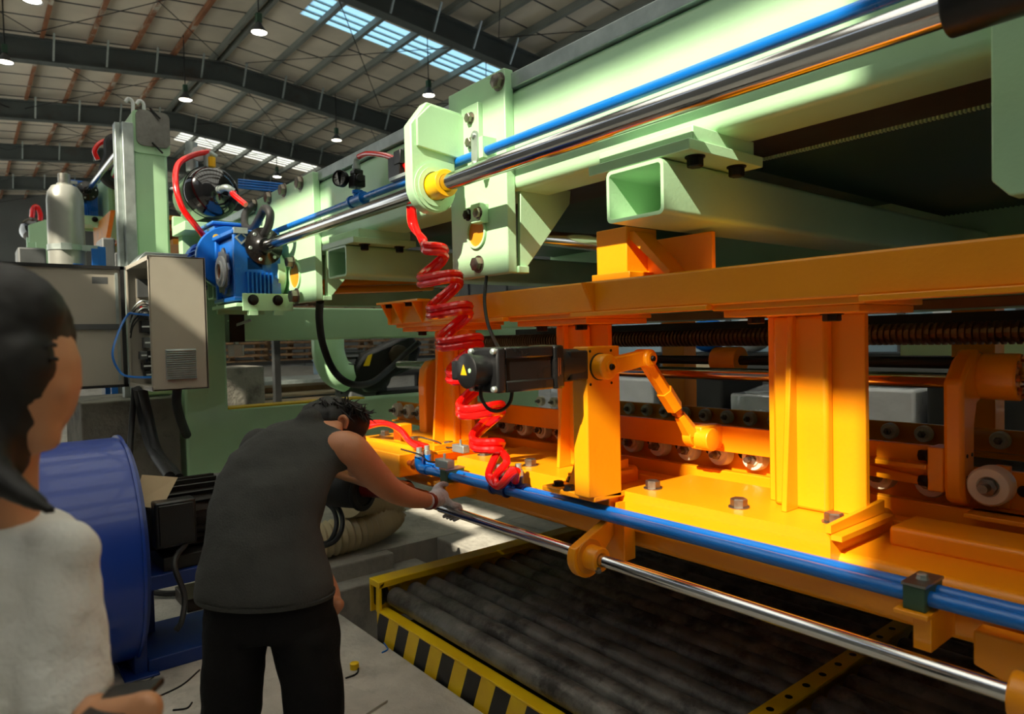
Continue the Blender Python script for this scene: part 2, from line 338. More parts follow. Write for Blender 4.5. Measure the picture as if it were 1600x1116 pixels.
# bolted plates: middle, left end, right
pl = MB().box(-2.74, -2.31, 1.85, 1.90, 1.885, 2.76)
p1 = part('bolted_plate', pl, 'green', ga, .005)
bolts([P(780, 128, Y=1.85), P(748, 413, Y=1.85)], .032, .03, 'bolt', p1)
bolts([P(748, 333, Y=1.80)], .022, .02, 'bolt', p1); bolts([P(732, 336, Y=1.82)], .022, .02, 'dbolt', p1)
q = P(748, 333, Y=1.82); part('bolt_tab', MB().box(q.x-.035, q.x+.035, 1.80, 1.85, q.z-.045, q.z+.04), 'green', p1, .004)
q = P(746, 364, Y=1.85); part('round_port', MB().ring((q.x, 1.85, q.z), (0, -1, 0), .062, .072, .012), 'green', p1); part('port_face', MB().lathe([(0, .002), (.062, .002)], (q.x, 1.85, q.z), (0, -1, 0)).lathe([(.062, 0), (.062, .003)], (q.x, 1.85, q.z), (0, -1, 0)), 'oldorange', p1)
p2 = part('bolted_plate', MB().box(-5.5, -4.36, 1.85, 1.90, 1.885, 2.735), 'green', ga, .005)
bolts([P(u, v, Y=1.85) for u, v in ((399, 320), (421, 309), (444, 297), (470, 286))], .04, .035, 'bolt', p2)
bolts([P(464, 463, Y=1.82)], .045, .05, 'bolt', p2); bolts([P(458, 410, Y=1.83)], .035, .05, 'bolt', p2)
q = P(462, 431, Y=1.85); part('round_port', MB().ring((q.x, 1.85, q.z), (0, -1, 0), .085, .1, .012), 'green', p2); part('port_face', MB().lathe([(0, .002), (.085, .004)], (q.x, 1.85, q.z), (0, -1, 0)), 'oldorange', p2)
p3_ = part('bolted_plate', MB().prism([(-.535, 1.935), (-.50, 1.895), (.1, 1.895), (.1, 2.76), (-.535, 2.76)], 'y', 1.85, 1.92), 'green', ga, .004)
# triangular gussets behind the plates, under the beam
gp_ = [P(u, v, X=-2.30) for u, v in ((818, 280), (897, 292), (895, 318), (824, 424), (817, 424))]
for x in (-2.32, -4.375):
    part('gusset', MB().prism([(p.y, p.z) for p in gp_], 'x', x-.02, x), 'green', ga, .003)
    part('gusset_foot', MB().box(x-.03, x+.02, 1.9, 1.96, 1.885, 1.915), 'green', ga, .003)
# square tubes slung under the beam, running back into the press
def rtube(mb, x0, x1, z0, z1, y0, y1, t=.012):
    o = rrect(x0, x1, z0, z1, .02); i = rrect(x0+t, x1-t, z0+t, z1-t, .012); n = len(o); V = []
    for y in (y0, y1): V += [(a, y, c) for a, c in o]+[(a, y, c) for a, c in i]
    Fs = []
    for k in range(n):
        l = (k+1) % n
        Fs += [(k, l, 2*n+l, 2*n+k), (n+k, 3*n+k, 3*n+l, n+l), (k, n+k, n+l, l), (2*n+k, 2*n+l, 3*n+l, 3*n+k)]
    return mb.add(V, Fs)
for x0, x1 in ((-1.635, -1.39), (-3.93, -3.68), (.45, .7)):
    part('cross_tube', rtube(MB(), x0, x1, 1.985, 2.163, 1.75, 4.8), 'green', ga)
    part('hanger_plate', MB().box(x0-.085, x1+.1, 1.75, 2.16, 2.165, 2.2), 'green', ga, .003)
    part('hanger_plate', MB().box(x0-.07, x1+.085, 1.79, 2.13, 2.2, 2.25), 'green', ga, .003)
    bolts([(x0-.045, 1.84, 2.165), (x1+.055, 1.84, 2.165), (x1+.055, 2.07, 2.165)], .026, .035, 'dbolt', ga, (0, 0, -1))
part('rear_beam', MB().box(-5.25, .9, 2.13, 2.46, 2.28, 2.4), 'brown', ga, .004)
part('back_beam', MB().box(-5.25, .9, 4.75, 5.0, 2.1, 2.6), 'green', ga, .01)
part('light_block', MB().box(-5.2, .9, 2.47, 5.0, 2.42, 2.74), 'dgreen', ga, .01)  # hidden slab added to block skylight from the press interior
# ribbed platen under the gantry: fine ridges running back into the press
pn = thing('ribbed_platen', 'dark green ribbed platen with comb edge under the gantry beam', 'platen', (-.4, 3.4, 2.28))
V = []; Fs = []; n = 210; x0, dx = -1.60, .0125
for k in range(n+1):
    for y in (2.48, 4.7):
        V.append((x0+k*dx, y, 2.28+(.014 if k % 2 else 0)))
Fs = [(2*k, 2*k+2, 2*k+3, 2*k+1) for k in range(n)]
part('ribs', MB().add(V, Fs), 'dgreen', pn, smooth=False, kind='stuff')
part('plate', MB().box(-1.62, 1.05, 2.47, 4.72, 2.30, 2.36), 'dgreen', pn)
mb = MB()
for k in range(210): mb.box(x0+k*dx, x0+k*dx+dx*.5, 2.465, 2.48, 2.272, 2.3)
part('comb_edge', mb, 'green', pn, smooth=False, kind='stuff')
# lower green beam behind, visible under the tubes
solo('rear_rail', MB().prism(rrect(4.2, 4.5, 1.70, 1.975, .02), 'x', -5.9, 1.2), 'green', 'dark shaded green rail behind the orange top beam', 'rail')
# ---------------------------------------------------------------- thick chrome shaft and its bearings
YS, ZS = 1.67, 2.283
solo('drive_shaft', MB().cyl((-4.72, YS, ZS), (.9, YS, ZS), .037, n=32), 'chrome', 'thick polished chrome shaft running along the green beam', 'shaft')
br = thing('bearing_bracket', 'green bearing bracket with yellow bush holding the thick chrome shaft', 'bracket', (-2.63, 1.7, 2.16))
rb = .115
prof = [(YS+rb*math.cos(a), ZS+rb*math.sin(a)) for a in [math.radians(d) for d in range(180, 361, 15)]]
prof = [(YS-rb, 2.545), *prof, (YS+rb, 2.41), (1.85, 2.42), (1.85, 2.635), (YS-.03, 2.655)]
part('bracket_plate', MB().prism(prof, 'x', -2.66, -2.60), 'green', br, .006)
part('stiffener', MB().prism([(YS-.09, 2.45), (1.83, 2.42), (1.83, 2.62), (YS-.02, 2.64), (YS-.09, 2.57)], 'x', -2.60, -2.585), 'green', br, .004)
t_ = part('mounting_tab', MB().box(-2.60, -2.47, 1.825, 1.85, 2.43, 2.655), 'green', br, .003)
bolts([(-2.525, 1.825, 2.595), (-2.525, 1.825, 2.485)], .022, .025, 'bolt', t_)
part('bush_ring', MB().ring((-2.60, YS, ZS), (1, 0, 0), .07, .105, .008).ring((-2.60, YS, ZS), (1, 0, 0), .066, .088, .014), 'green', br)
part('bush', MB().ring((-2.60, YS, ZS), (1, 0, 0), .0375, .06, .10, 32), 'bushy', br, .003)
solo('shaft_collar', MB().ring((-.56, YS, ZS), (1, 0, 0), .0375, .062, .16, 32), 'black', 'black collar on the thick chrome shaft beside the green plate', 'collar', .004)
# ---------------------------------------------------------------- upper blue air pipe and fittings
YB, ZB = 1.80, 2.413
up_ = thing('air_pipe', 'single blue air pipe above the thick chrome shaft', 'pipe', (-2.5, YB, ZB-.02))
part('pipe', MB().cyl((-5.0, YB, ZB), (.9, YB, ZB), .02, n=16), 'blue', up_)
q = P(751, 238, Y=YB)
part('pipe_clamp', MB().prism([(q.x+(.022*math.cos(a)), (ZB+.02+(.05 if math.sin(a) > 0 else -.05))+.022*math.sin(a)) for a in [math.radians(15+d*30) for d in range(12)]], 'y', 1.765, 1.775), 'galv', up_)
part('clamp_block', MB().box(q.x-.02, q.x+.05, 1.775, 1.85, ZB-.03, ZB+.06), 'green', up_)
for dz in (-.05, .07): part('clamp_bolt', MB().hexbolt((q.x, 1.765, ZB+dz), (0, -1, 0), .011, .01), 'galv', up_)
tee = P(559, 312, Y=YB)
part('tee_fitting', MB().cyl((tee.x-.06, YB, ZB), (tee.x+.06, YB, ZB), .03).ring((tee.x-.06, YB, ZB), (-1, 0, 0), .02, .036, .02).ring((tee.x+.06, YB, ZB), (1, 0, 0), .02, .036, .02).cyl((tee.x, YB, ZB), (tee.x, YB, ZB+.05), .026).ring((tee.x, YB, ZB+.038), (0, 0, 1), .02, .031, .016), 'blue', up_)
# pressure regulator with gauge on the tee
rg = thing('pressure_regulator', 'black pressure regulator with round gauge standing on the blue pipe', 'regulator', (tee.x, YB, ZB+.05))
part('nipple', MB().cyl((tee.x, YB, ZB+.05), (tee.x, YB, ZB+.075), .014), 'galv', rg)
part('body', MB().box(tee.x-.045, tee.x+.035, YB-.035, YB+.035, ZB+.07, ZB+.14).box(tee.x-.035, tee.x+.025, YB-.028, YB+.028, ZB+.14, ZB+.17), 'black', rg, .006)
part('knob', MB().lathe([(.024, 0), (.024, .03), (.02, .036)], (tee.x+.03, YB, ZB+.115), (1, -.3, 0), 12), 'black', rg)
gd = V3((.5, -1, 0)).normalized(); g0 = V3((tee.x-.075, YB-.05, ZB+.125))
gg = part('gauge', MB().lathe([(.0, 0), (.042, 0), (.047, .006), (.047, .04), (.042, .04), (.041, .034)], g0, gd, 28).cyl(g0+gd*.01, V3((tee.x-.03, YB, ZB+.12)), .016), 'black', rg)
part('gauge_face', MB().lathe([(0, .034), (.041, .034)], g0, gd, 28), 'white', gg)
part('gauge_needle', MB().bar(g0+gd*.037, g0+gd*.037+V3((-.015, 0, .022)), .003, .002, (0, 1, 0)), 'black', gg)
part('elbow', MB().tube(crv([(tee.x-.005, YB, ZB+.17), (tee.x-.01, YB, ZB+.205), (tee.x, YB, ZB+.232), (tee.x+.03, YB, ZB+.24)], 4), .018, 12).ring((tee.x-.005, YB, ZB+.175), (0, 0, 1), .01, .024, .02), 'galv', rg)
h0 = V3((tee.x+.03, YB, ZB+.24)); h1 = P(636, 262, Y=YB)
solo('air_hose', MB().tube(crv([h0, P(575, 240, Y=YB), P(602, 243, Y=YB), P(624, 252, Y=YB), h1, h1+V3((0, 0, -.05))], 6), .015, 12), 'red', 'short red hose arching from the regulator to the bracket', 'hose')
# valve block with wire beside the bracket
q = P(628, 288, Y=YB)
vb = thing('solenoid_valve', 'small black solenoid valve with straight wire next to the green bracket', 'valve', (q.x, YB, ZB+.02))
part('coil', MB().box(q.x-.09, q.x+.03, YB-.03, YB+.04, ZB+.03, ZB+.14), 'black', vb, .005)
part('connector', MB().box(q.x-.02, q.x+.05, YB-.035, YB+.02, ZB+.09, ZB+.16), 'black', vb, .005)
part('plate', MB().box(q.x-.06, q.x+.12, YB-.04, YB+.04, ZB+.015, ZB+.032), 'galv', vb)
part('foot', MB().box(q.x-.09, q.x+.03, YB-.02, YB+.02, ZB-.1, ZB-.05), 'black', vb)
part('wire', MB().tube([(q.x+.02, YB-.01, ZB+.15), P(639, 225, Y=1.84)], .006, 6), 'rubber', vb)
# ---------------------------------------------------------------- red coiled hose pair
def coil(a, bb, rad, turns, n, lead0, lead1, squash=.35, ph=0):
    a, bb = V3(a), V3(bb); d = bb-a; pts = list(lead0)
    ex = V3((.55, .83, 0)); ey = V3((-.83, .55, 0))
    for k in range(n+1):
        t = k/n; an = ph+2*math.pi*turns*t; rr = rad*min(1, 6*t+.2, 6*(1-t)+.4)
        pts.append(a+d*t+ex*rr*math.cos(an)+ey*rr*math.sin(an)+V3((0, 0, rr*squash*math.cos(an))))
    return pts+list(lead1)
ca, cb = P(668, 372, Y=1.72), P(772, 700, Y=1.74)
for k in range(2):
    o_ = V3((0, 0, -.031*k))
    l0 = [P(640+k*5, 322, Y=1.69), P(643+k*6, 352, Y=1.7)]
    l1 = [P(770+22*k, 722, Y=1.72), P(764+10*k, 745, Y=1.70), P(780, 760, Y=1.69), P(800+6*k, 735, Y=1.71), P(791+14*k, 752, Y=1.75)]
    pts = coil(ca+o_, cb+o_, .084, 6.5, 66, l0, l1, .45, 2.9)
    solo('coiled_hose', MB().tube(crv(pts, 4), .0165, 9), 'red', 'red coiled air hose hanging from the green bracket to the lower blue pipes', 'hose', group='paired red coiled hoses')
# ---------------------------------------------------------------- blue worm gear motor driving the shaft
gm = thing('gear_motor', 'blue worm gear motor on a green shelf at the end of the thick chrome shaft', 'motor', (-5.0, 1.65, 1.9))
gb = part('gearbox', MB().box(-5.28, -4.83, 1.50, 1.76, 1.93, 2.36), 'mblue', gm, .02)
for x in (-5.28, -4.86): part('gearbox_rib', MB().box(x, x+.035, 1.47, 1.79, 1.9, 2.39), 'mblue', gm, .006)
for z in (1.9, 2.36): part('gearbox_rib', MB().box(-5.29, -4.82, 1.46, 1.79, z, z+.03), 'mblue', gm, .006)
for k in range(7): part('fin', MB().box(-4.83, -4.79, 1.545+k*.028, 1.555+k*.028, 1.94, 2.1), 'mblue', gm)
part('nameplate', MB().box(-4.83, -4.825, 1.56, 1.66, 2.12, 2.2), 'dark', gm)
part('oil_plug', MB().ring((-4.83, 1.68, 2.235), (1, 0, 0), .015, .03, .02, 14), 'mblue', gm)
sc_ = []
for k in range(36): a = 2*math.pi*k/36; r_ = .155+.014*math.cos(9*a); sc_.append((-5.06+r_*math.cos(a)*.86, 2.12+r_*math.sin(a)))
part('output_flange', MB().prism(sc_, 'y', 1.455, 1.475), 'steel', gm, .004)
part('output_ring', MB().ring((-5.06, 1.455, 2.12), (0, -1, 0), .06, .11, .015).ring((-5.06, 1.45, 2.12), (0, -1, 0), .055, .075, .02), 'white', gm)
part('bore', MB().ring((-5.06, 1.46, 2.12), (0, -1, 0), .022, .056, .018), 'copper', gm)
fl = part('shaft_flange', MB().lathe([(.04, 0), (.125, 0), (.13, .01), (.13, .03), (.07, .045), (.05, .07), (.04, .07)], (-4.83, YS, ZS), (1, 0, 0), 32), 'motor', gm)
for k in range(6): a = k*math.pi/3+.2; part('flange_bolt', MB().hexbolt((-4.80, YS+.1*math.cos(a), ZS+.1*math.sin(a)), (1, 0, 0), .013, .014), 'galv', fl)
part('corner_frame', MB().ring((-4.84, 1.52, 2.33), (1, 0, 0), .03, .045, .03, 4).box(-4.84, -4.80, 1.47, 1.56, 2.36, 2.40), 'galv', gm)
mx, my, mz = -5.33, 1.60, 2.25
part('motor_flange', MB().lathe([(.05, 0), (.235, 0), (.24, .01), (.24, .05), (.19, .07)], (mx, my, mz), (-1, 0, 0), 40), 'mblue', gm)
part('flange_plug', MB().lathe([(.022, 0), (.022, .012)], (mx, my-.10, mz+.15), (1, 0, 0), 14), 'bushy', gm)
mbody = part('motor_body', MB().cyl((mx-.06, my, mz), (mx-.5, my, mz), .165, n=32), 'dblue', gm)
for k in range(28):
    a = 2*math.pi*k/28; c_, s_ = math.cos(a), math.sin(a)
    part('cooling_fin', MB().obox((mx-.27, my+.175*c_, mz+.175*s_), (.19, 0, 0), (0, .018*c_, .018*s_), (0, -.004*s_, .004*c_)), 'dblue', mbody)
part('fan_cover', MB().lathe([(.195, 0), (.2, .1), (.19, .16), (.12, .18)], (mx-.46, my, mz), (-1, 0, 0), 32), 'dblue', gm)
part('terminal_box', MB().box(mx-.34, mx-.04, my-.1, my+.1, mz+.17, mz+.25).box(mx-.36, mx-.02, my-.12, my+.12, mz+.25, mz+.275), 'mblue', gm, .008)
# green shelf under the gearbox
sh = thing('motor_shelf', 'green bolted shelf bracket under the blue gear motor', 'bracket', (-5.0, 1.6, 1.86))
part('front_plate', MB().prism([(1.5, 1.83), (1.85, 1.83), (1.85, 1.95), (1.5, 1.95)], 'x', -4.78, -4.765), 'green', sh, .003)
part('shelf', MB().box(-5.35, -4.78, 1.46, 1.85, 1.86, 1.885), 'green', sh, .003)
part('rear_plate', MB().box(-5.38, -5.35, 1.5, 1.85, 1.83, 1.95), 'green', sh, .003)
for y in (1.57, 1.74): part('bolt', MB().hexbolt((-4.765, y, 1.905), (1, 0, 0), .03, .02), 'dbolt', sh)
for y in (1.56, 1.73): part('lug', MB().box(-4.80, -4.76, y-.02, y+.04, 1.80, 1.83), 'green', sh)
solo('bearing_flange', MB().lathe([(.06, 0), (.06, .02), (.16, .02), (.17, .03), (.17, .08), (.1, .1)], (-4.98, 1.85, 2.10), (0, -1, 0), 36), 'green', 'round green bearing flange behind the blue gearbox', 'flange')
# black conduit loop from the beam to the gearbox
solo('cable_conduit', MB().tube(crv([P(396, 320, Y=1.82), P(383, 335, Y=1.75), P(384, 355, Y=1.7), P(396, 356, Y=1.68), P(406, 340, Y=1.66), P(414, 326, Y=1.66), P(422, 333, Y=1.66), P(420, 352, Y=1.66), P(413, 366, Y=1.66)], 6), .028, 12), 'rubber', 'black flexible conduit looping over the shaft end of the gear motor', 'conduit')
# rack rods and green cross member under the left end of the gantry
rk = thing('rack_carriage', 'orange rack rods between green cross members under the left green plate', 'carriage', P(590, 460, X=-4.7))
for v in (440, 452): part('rod', MB().cyl(P(500, v+3, X=-4.7), P(675, v-3, X=-4.7), .028, n=16), 'orange', rk)
a, b2_ = P(505, 449, X=-4.72), P(660, 444, X=-4.72)
for k in range(46): part('rack_tooth', MB().box(-4.76, -4.71, a.y+(b2_.y-a.y)*k/46, a.y+(b2_.y-a.y)*(k+.55)/46, a.z-.012, a.z+.012), 'dbolt', rk)
a, b2_ = P(505, 478, X=-5.0), P(700, 452, X=-5.0); part('cross_member', MB().box(-5.12, -5.0, a.y, b2_.y, a.z, b2_.z), 'green', rk, .006)
a, b2_ = P(505, 440, X=-5.0), P(720, 396, X=-5.0); part('cross_member', MB().box(-5.12, -5.0, a.y, b2_.y, a.z, b2_.z), 'green', rk, .006)
# second, raised press further along the hall: copies at their own place
D2 = V3((-5.9, -.28, 1.42))
for o, lb in ((gm, 'blue worm gear motor of the distant press, behind the gas cylinder'), (sh, 'green shelf bracket of the distant press, behind the gas cylinder')):
    copy_tree(o, o.location+D2, lb)
g2 = thing('press_gantry', 'green beam of the distant press rising behind the galvanised column', 'gantry', (-9.0, 1.7, 3.3))
part('beam', MB().prism(rrect(1.62, 1.85, 3.66, 4.10, .035), 'x', -11.15, -8.7), 'green', g2)
part('top_rail', MB().box(-11.15, -8.7, 1.6, 1.9, 4.10, 4.16), 'galv', g2)
for x in (-11.0, -8.9): part('post', MB().box(x-.08, x+.08, 1.68, 1.84, 0, 3.66), 'green', g2)
part('bolted_plate', MB().box(-11.15, -10.3, 1.57, 1.62, 3.3, 4.05), 'green', g2, .004)
part('gusset', MB().prism([(-10.3, 3.66), (-9.6, 3.66), (-10.3, 3.0)], 'y', 1.66, 1.69), 'green', g2)
part('lower_bracket', MB().prism([(-11.15, 3.3), (-9.7, 3.3), (-10.5, 2.75), (-11.15, 2.75)], 'y', 1.5, 1.55), 'oldorange', g2)
solo('drive_shaft', MB().cyl((-10.62, 1.39, 3.703), (-8.0, 1.39, 3.703), .037), 'chrome', 'chrome shaft of the distant press behind the gas cylinder', 'shaft')
solo('air_pipe', MB().cyl((-10.62, 1.5, 3.83), (-8.0, 1.5, 3.83), .03), 'blue', 'blue air pipe of the distant press behind the galvanised column', 'pipe')
solo('air_hose', MB().tube(crv([P(153, 250, X=-10), P(148, 236, X=-10), P(156, 224, X=-10), P(172, 219, X=-10), P(184, 228, X=-10), P(189, 242, X=-10)], 6), .03), 'red', 'red hose arching over the distant press', 'hose')
solo('cable_chain', MB().tube(crv([P(186, 215, X=-9.8), P(172, 222, X=-9.8), P(172, 245, X=-9.8), P(163, 270, X=-9.8), P(170, 283, X=-9.8), P(186, 291, X=-9.8)], 6), .07, 8), 'rubber', 'thick black corrugated cable conduit on the distant press', 'conduit')
mb = MB().tube(crv([P(187, 250, X=-9.9), P(184, 270, X=-9.9), P(178, 285, X=-9.9), P(183, 288, X=-9.9), P(188, 265, X=-9.9)], 6), .04)
solo('coiled_hose', mb, 'red', 'hanging loop of red hose on the distant press', 'hose')
solo('hose_sleeve', MB().tube(crv([P(184, 251, X=-9.8), P(190, 250, X=-9.8), P(199, 254, X=-9.8)], 4), .05).tube(crv([P(184, 260, X=-9.8), P(190, 259, X=-9.8), P(199, 262, X=-9.8)], 4), .05), 'blue', 'light blue hose ties at the red loop of the distant press', 'hose tie')
for i, (zz, hh) in enumerate(((3.02, .05), (2.9, .07), (2.75, .06))): part('rail', MB().box(-12.5, -8.4, 1.7+i*.1, 2.2, zz, zz+hh), ['oldorange', 'copper', 'oldorange'][i], g2)
part('guide_plate', MB().prism([(-10.6, 2.2), (-9.1, 2.2), (-9.1, 2.75), (-9.6, 2.75), (-10.1, 2.45)], 'y', 1.78, 1.84), 'orange', g2)
# ================================================================ orange press frame
of = thing('orange_press', 'big orange welded press with posts under the green gantry', 'press', (-1.6, 2.2, .82))
part('base_beam', MB().prism(rrect(1.90, 2.30, .82, .975, .03), 'x', -3.35, .9), 'orange', of)
part('base_lip', MB().box(-3.35, .9, 1.885, 1.93, .90, .915), 'orange', of, .004)
part('base_step', MB().box(-.86, .9, 2.08, 2.26, .97, 1.03), 'orange', of, .012)
part('base_inner', MB().box(-3.35, .9, 2.27, 2.34, .86, 1.0), 'orange', of, .004)
for px in (-1.09, -2.13, -3.13, .3):
    s_ = part('saddle', MB().prism(rrect(px-.62, px+.17, .90, 1.037, .02), 'y', 1.855, 2.26), 'orange', of)
    for bx, by in ((px-.54, 1.96), (px-.17, 1.94), (px+.12, 1.98)): part('bolt', MB().hexbolt((bx, by, 1.037), (0, 0, 1), .027, .03), 'bolt', s_)
    part('angle_stop', MB().prism([(1.86, 1.037), (2.2, 1.037), (2.2, 1.075), (1.86, 1.06)], 'x', px+.155, px+.17).box(px+.17, px+.2, 1.86, 2.2, 1.02, 1.035), 'orange', s_)
    # post: wide back plate, proud centre box, tapered rib
    po = part('post', MB().box(px-.155, px+.16, 2.10, 2.125, 1.037, 1.65), 'orange', of, .003)
    part('post_core', MB().box(px-.115, px+.065, 2.055, 2.10, 1.037, 1.65), 'orange', po, .012)
    part('post_rib', MB().prism([(1.985, 1.037), (2.06, 1.037), (2.06, 1.65), (2.035, 1.65)], 'x', px-.05, px-.032), 'orange', po, .003)
    part('post_web', MB().box(px-.02, px+.0, 2.12, 2.26, 1.037, 1.65), 'orange', po)
    c_ = part('post_cap', MB().box(px-.19, px+.235, 1.90, 2.26, 1.65, 1.672), 'orange', of, .003)
    part('post_cap', MB().box(px-.215, px+.26, 1.875, 2.26, 1.672, 1.692), 'orange', of, .003)
    for bx in (px-.13, px+.115): part('bolt', MB().hexbolt((bx, 1.99, 1.65), (0, 0, -1), .026, .022), 'dbolt', c_)
tb = part('top_beam', MB().box(-3.42, .9, 1.86, 2.20, 1.69, 1.808), 'orange', of, .008)
for x0, x1 in ((-1.92, -1.30), (-2.92, -2.34), (-.83, -.2)): part('beam_lip', MB().box(x0, x1, 1.835, 1.87, 1.675, 1.692), 'orange', of, .003)
for x in (-3.38, -3.26, -3.05, -1.82): part('rib', MB().prism([(1.80, 1.80), (1.86, 1.80), (1.86, 1.69)], 'x', x, x+.012), 'orange', tb)
part('end_flange', MB().box(-3.42, -2.98, 1.795, 1.87, 1.80, 1.812), 'orange', tb, .002)
for x in (-3.33, -3.12): part('bolt', MB().hexbolt((x, 1.825, 1.80), (0, 0, -1), .02, .02), 'dbolt', tb)
# bearing block and thick rod on top of the beam
blk = part('bearing_block', MB().box(-1.93, -1.77, 2.0, 2.18, 1.84, 2.02), 'orange', of, .004)
part('block_base', MB().box(-1.94, -1.74, 1.98, 2.2, 1.808, 1.845), 'orange', of, .003)
part('block_plate', MB().box(-1.77, -1.47, 2.12, 2.14, 1.808, 1.97), 'orange', of, .003)
part('block_rib', MB().prism([(-1.77, 2.0), (-1.75, 2.0), (-1.58, 1.83), (-1.60, 1.82), (-1.77, 1.97)], 'y', 2.02, 2.12), 'orange', of)
for y in (2.03, 2.15): part('bolt', MB().hexbolt((-1.95, y, 1.81), (0, 0, -1), .02, .02), 'dbolt', of)
solo('guide_rod', MB().cyl(P(993, 385, Y=2.1), P(835, 371, Y=2.25), .036, n=28), 'chrome', 'thick steel rod entering the orange bearing block above the top beam', 'rod')
# rails inside the press, under the sunlit top
for y, z0, z1 in ((2.36, .985, 1.05), (2.52, .90, .97)):
    solo('inner_rail', MB().box(-3.4, .9, y, y+.035, z0, z1).box(-3.4, .9, y, y+.12, z0-.012, z0), 'orange', 'orange angle rail just behind the base beam' if y < 2.5 else 'lower orange angle rail behind the base, in shade', 'rail', .003)
# ---------------------------------------------------------------- wheel rails: front row and far row
def wheel_rail(name, label, y, zc, xs, r, barz, mt):
    t = thing(name, label, 'wheel rail', (-1.4, y, zc-.2))
    part('channel', MB().box(-4.4, .9, y+.035, y+.06, zc-.075, zc+.055).box(-4.4, .9, y-.01, y+.06, zc-.087, zc-.075), mt, t, .003)
    for x in xs:
        w_ = part('wheel', MB().lathe([(.012, -.028), (r*.55, -.028), (r*.6, -.02), (r*.9, -.022), (r, -.012), (r, .02), (.012, .02)], (x, y, zc), (0, 1, 0), 22), 'nylon', t)
        part('axle', MB().hexbolt((x, y-.024, zc), (0, -1, 0), .022, .018).cyl((x, y-.04, zc), (x, y-.068, zc), .011, n=10), 'bolt', w_)
    return t
xs = [-.708-.1575*k for k in range(24)]
wr = wheel_rail('wheel_rail', 'orange rail with a row of cream nylon wheels, front side of the press', 2.42, 1.107, xs, .05, 0, 'orange')
for x in [-.63-.1575*k for k in range(22)]: part('rail_bolt', MB().hexbolt((x, 2.455, 1.107), (0, -1, 0), .014, .01), 'dbolt', wr)
wheel_rail('wheel_rail', 'shaded orange rail with cream wheels on the far side of the press', 4.5, .967, [-1.07-.1945*k for k in range(22)], .05, 0, 'orange')
# sliding bar with clevis
bar = thing('slide_bar', 'flat orange slide bar in front of the nylon wheels, pushed by the link', 'bar', (-1.6, 2.37, 1.12))
part('bar', MB().box(-3.3, -.84, 2.355, 2.375, 1.128, 1.232), 'orange', bar, .003)
part('bar_flange', MB().box(-1.06, -.84, 2.30, 2.355, 1.165, 1.18).prism([(-1.06, 1.155), (-1.06, 1.115), (-.84, 1.105), (-.84, 1.13)], 'y', 2.345, 2.36), 'orange', bar, .003)
# ---------------------------------------------------------------- hook brackets carrying the long rods
def hook(name, label, x, mir=1):
    t = thing(name, label, 'bracket', (x, 2.35, 1.07))
    out = []
    pr = [(2.27, 1.12), (2.30, 1.06), (2.36, 1.045), (2.40, 1.08), (2.40, 1.36), (2.43, 1.40), (2.58, 1.40), (2.58, 1.5), (2.53, 1.53), (2.40, 1.53), (2.30, 1.44), (2.27, 1.40)]
    pr = [(2.305, 1.12), (2.32, 1.075), (2.36, 1.06), (2.40, 1.09), (2.405, 1.30), (2.43, 1.365), (2.50, 1.385), (2.52, 1.44), (2.50, 1.52), (2.44, 1.535), (2.37, 1.50), (2.305, 1.44)]
    part('hook_plate', MB().prism(pr, 'x', x-.055*mir, x), 'orange', t, .012)
    part('hub', MB().ring((x-.03*mir, 2.48, 1.447), (mir, 0, 0), .03, .072, .13), 'orange', t, .006)
    for k in range(8):
        a = k*math.pi/4; part('hub_bolt', MB().hexbolt((x+.10*mir, 2.48+.055*math.cos(a), 1.447+.055*math.sin(a)), (mir, 0, 0), .01, .012), 'copper', t)
    part('side_plate', MB().box(x-.10*mir, x-.055*mir, 2.31, 2.40, 1.10, 1.235), 'orange', t, .004)
    for z in (1.125, 1.205): part('bolt', MB().hexbolt((x-.10*mir, 2.33, z), (-mir, 0, 0), .018, .03), 'dbolt', t)
    for y in (2.335, 2.375):
        for z in (1.15, 1.215): part('dowel_hole', MB().lathe([(0, 0), (.006, 0), (.006, .002)], (x, y, z), (mir, 0, 0), 10), 'dark', t)
    return t
hook('hook_bracket', 'orange hook shaped bracket holding the rods, right beside the big white wheel', -.74)
wc = thing('wheel_carrier', 'short orange shelf carrying one large white nylon wheel', 'wheel carrier', (-.6, 2.36, 1.03))
part('shelf', MB().box(-.74, .6, 2.30, 2.46, 1.035, 1.05).box(-.70, -.66, 2.44, 2.46, 1.05, 1.18).box(-.5, .6, 2.44, 2.46, 1.05, 1.16), 'orange', wc, .003)
q = P(1545.7, 760, Y=2.33)
part('tyre', MB().lathe([(.02, 0), (.03, -.012), (.052, -.012), (.058, -.004), (.058, .04), (.02, .04)], (q.x, 2.33, q.z), (0, 1, 0), 28), 'nylon', wc)
part('nut', MB().hexbolt((q.x, 2.325, q.z), (0, -1, 0), .026, .02), 'bolt', wc)
part('axle', MB().cyl((q.x, 2.31, q.z), (q.x, 2.27, q.z), .013, n=12), 'bolt', wc)
solo('guide_rod', MB().cyl((-4.4, 2.48, 1.43), (.9, 2.48, 1.43), .026, n=24), 'chrome', 'bright rod passing through the hook bracket below the screw', 'rod')
solo('guide_rod', MB().cyl((-4.4, 2.9, 1.469), (.9, 2.9, 1.469), .022, n=20), 'dark', 'thin dark rod between the screw and the bright rod', 'rod')
solo('rod_support', MB().ring((-2.0, 2.9, 1.469), (1, 0, 0), .022, .065, .14).box(-1.96, -1.9, 2.87, 2.93, 1.38, 1.42), 'orange', 'orange support block round the thin dark rod behind the post', 'support', .004)
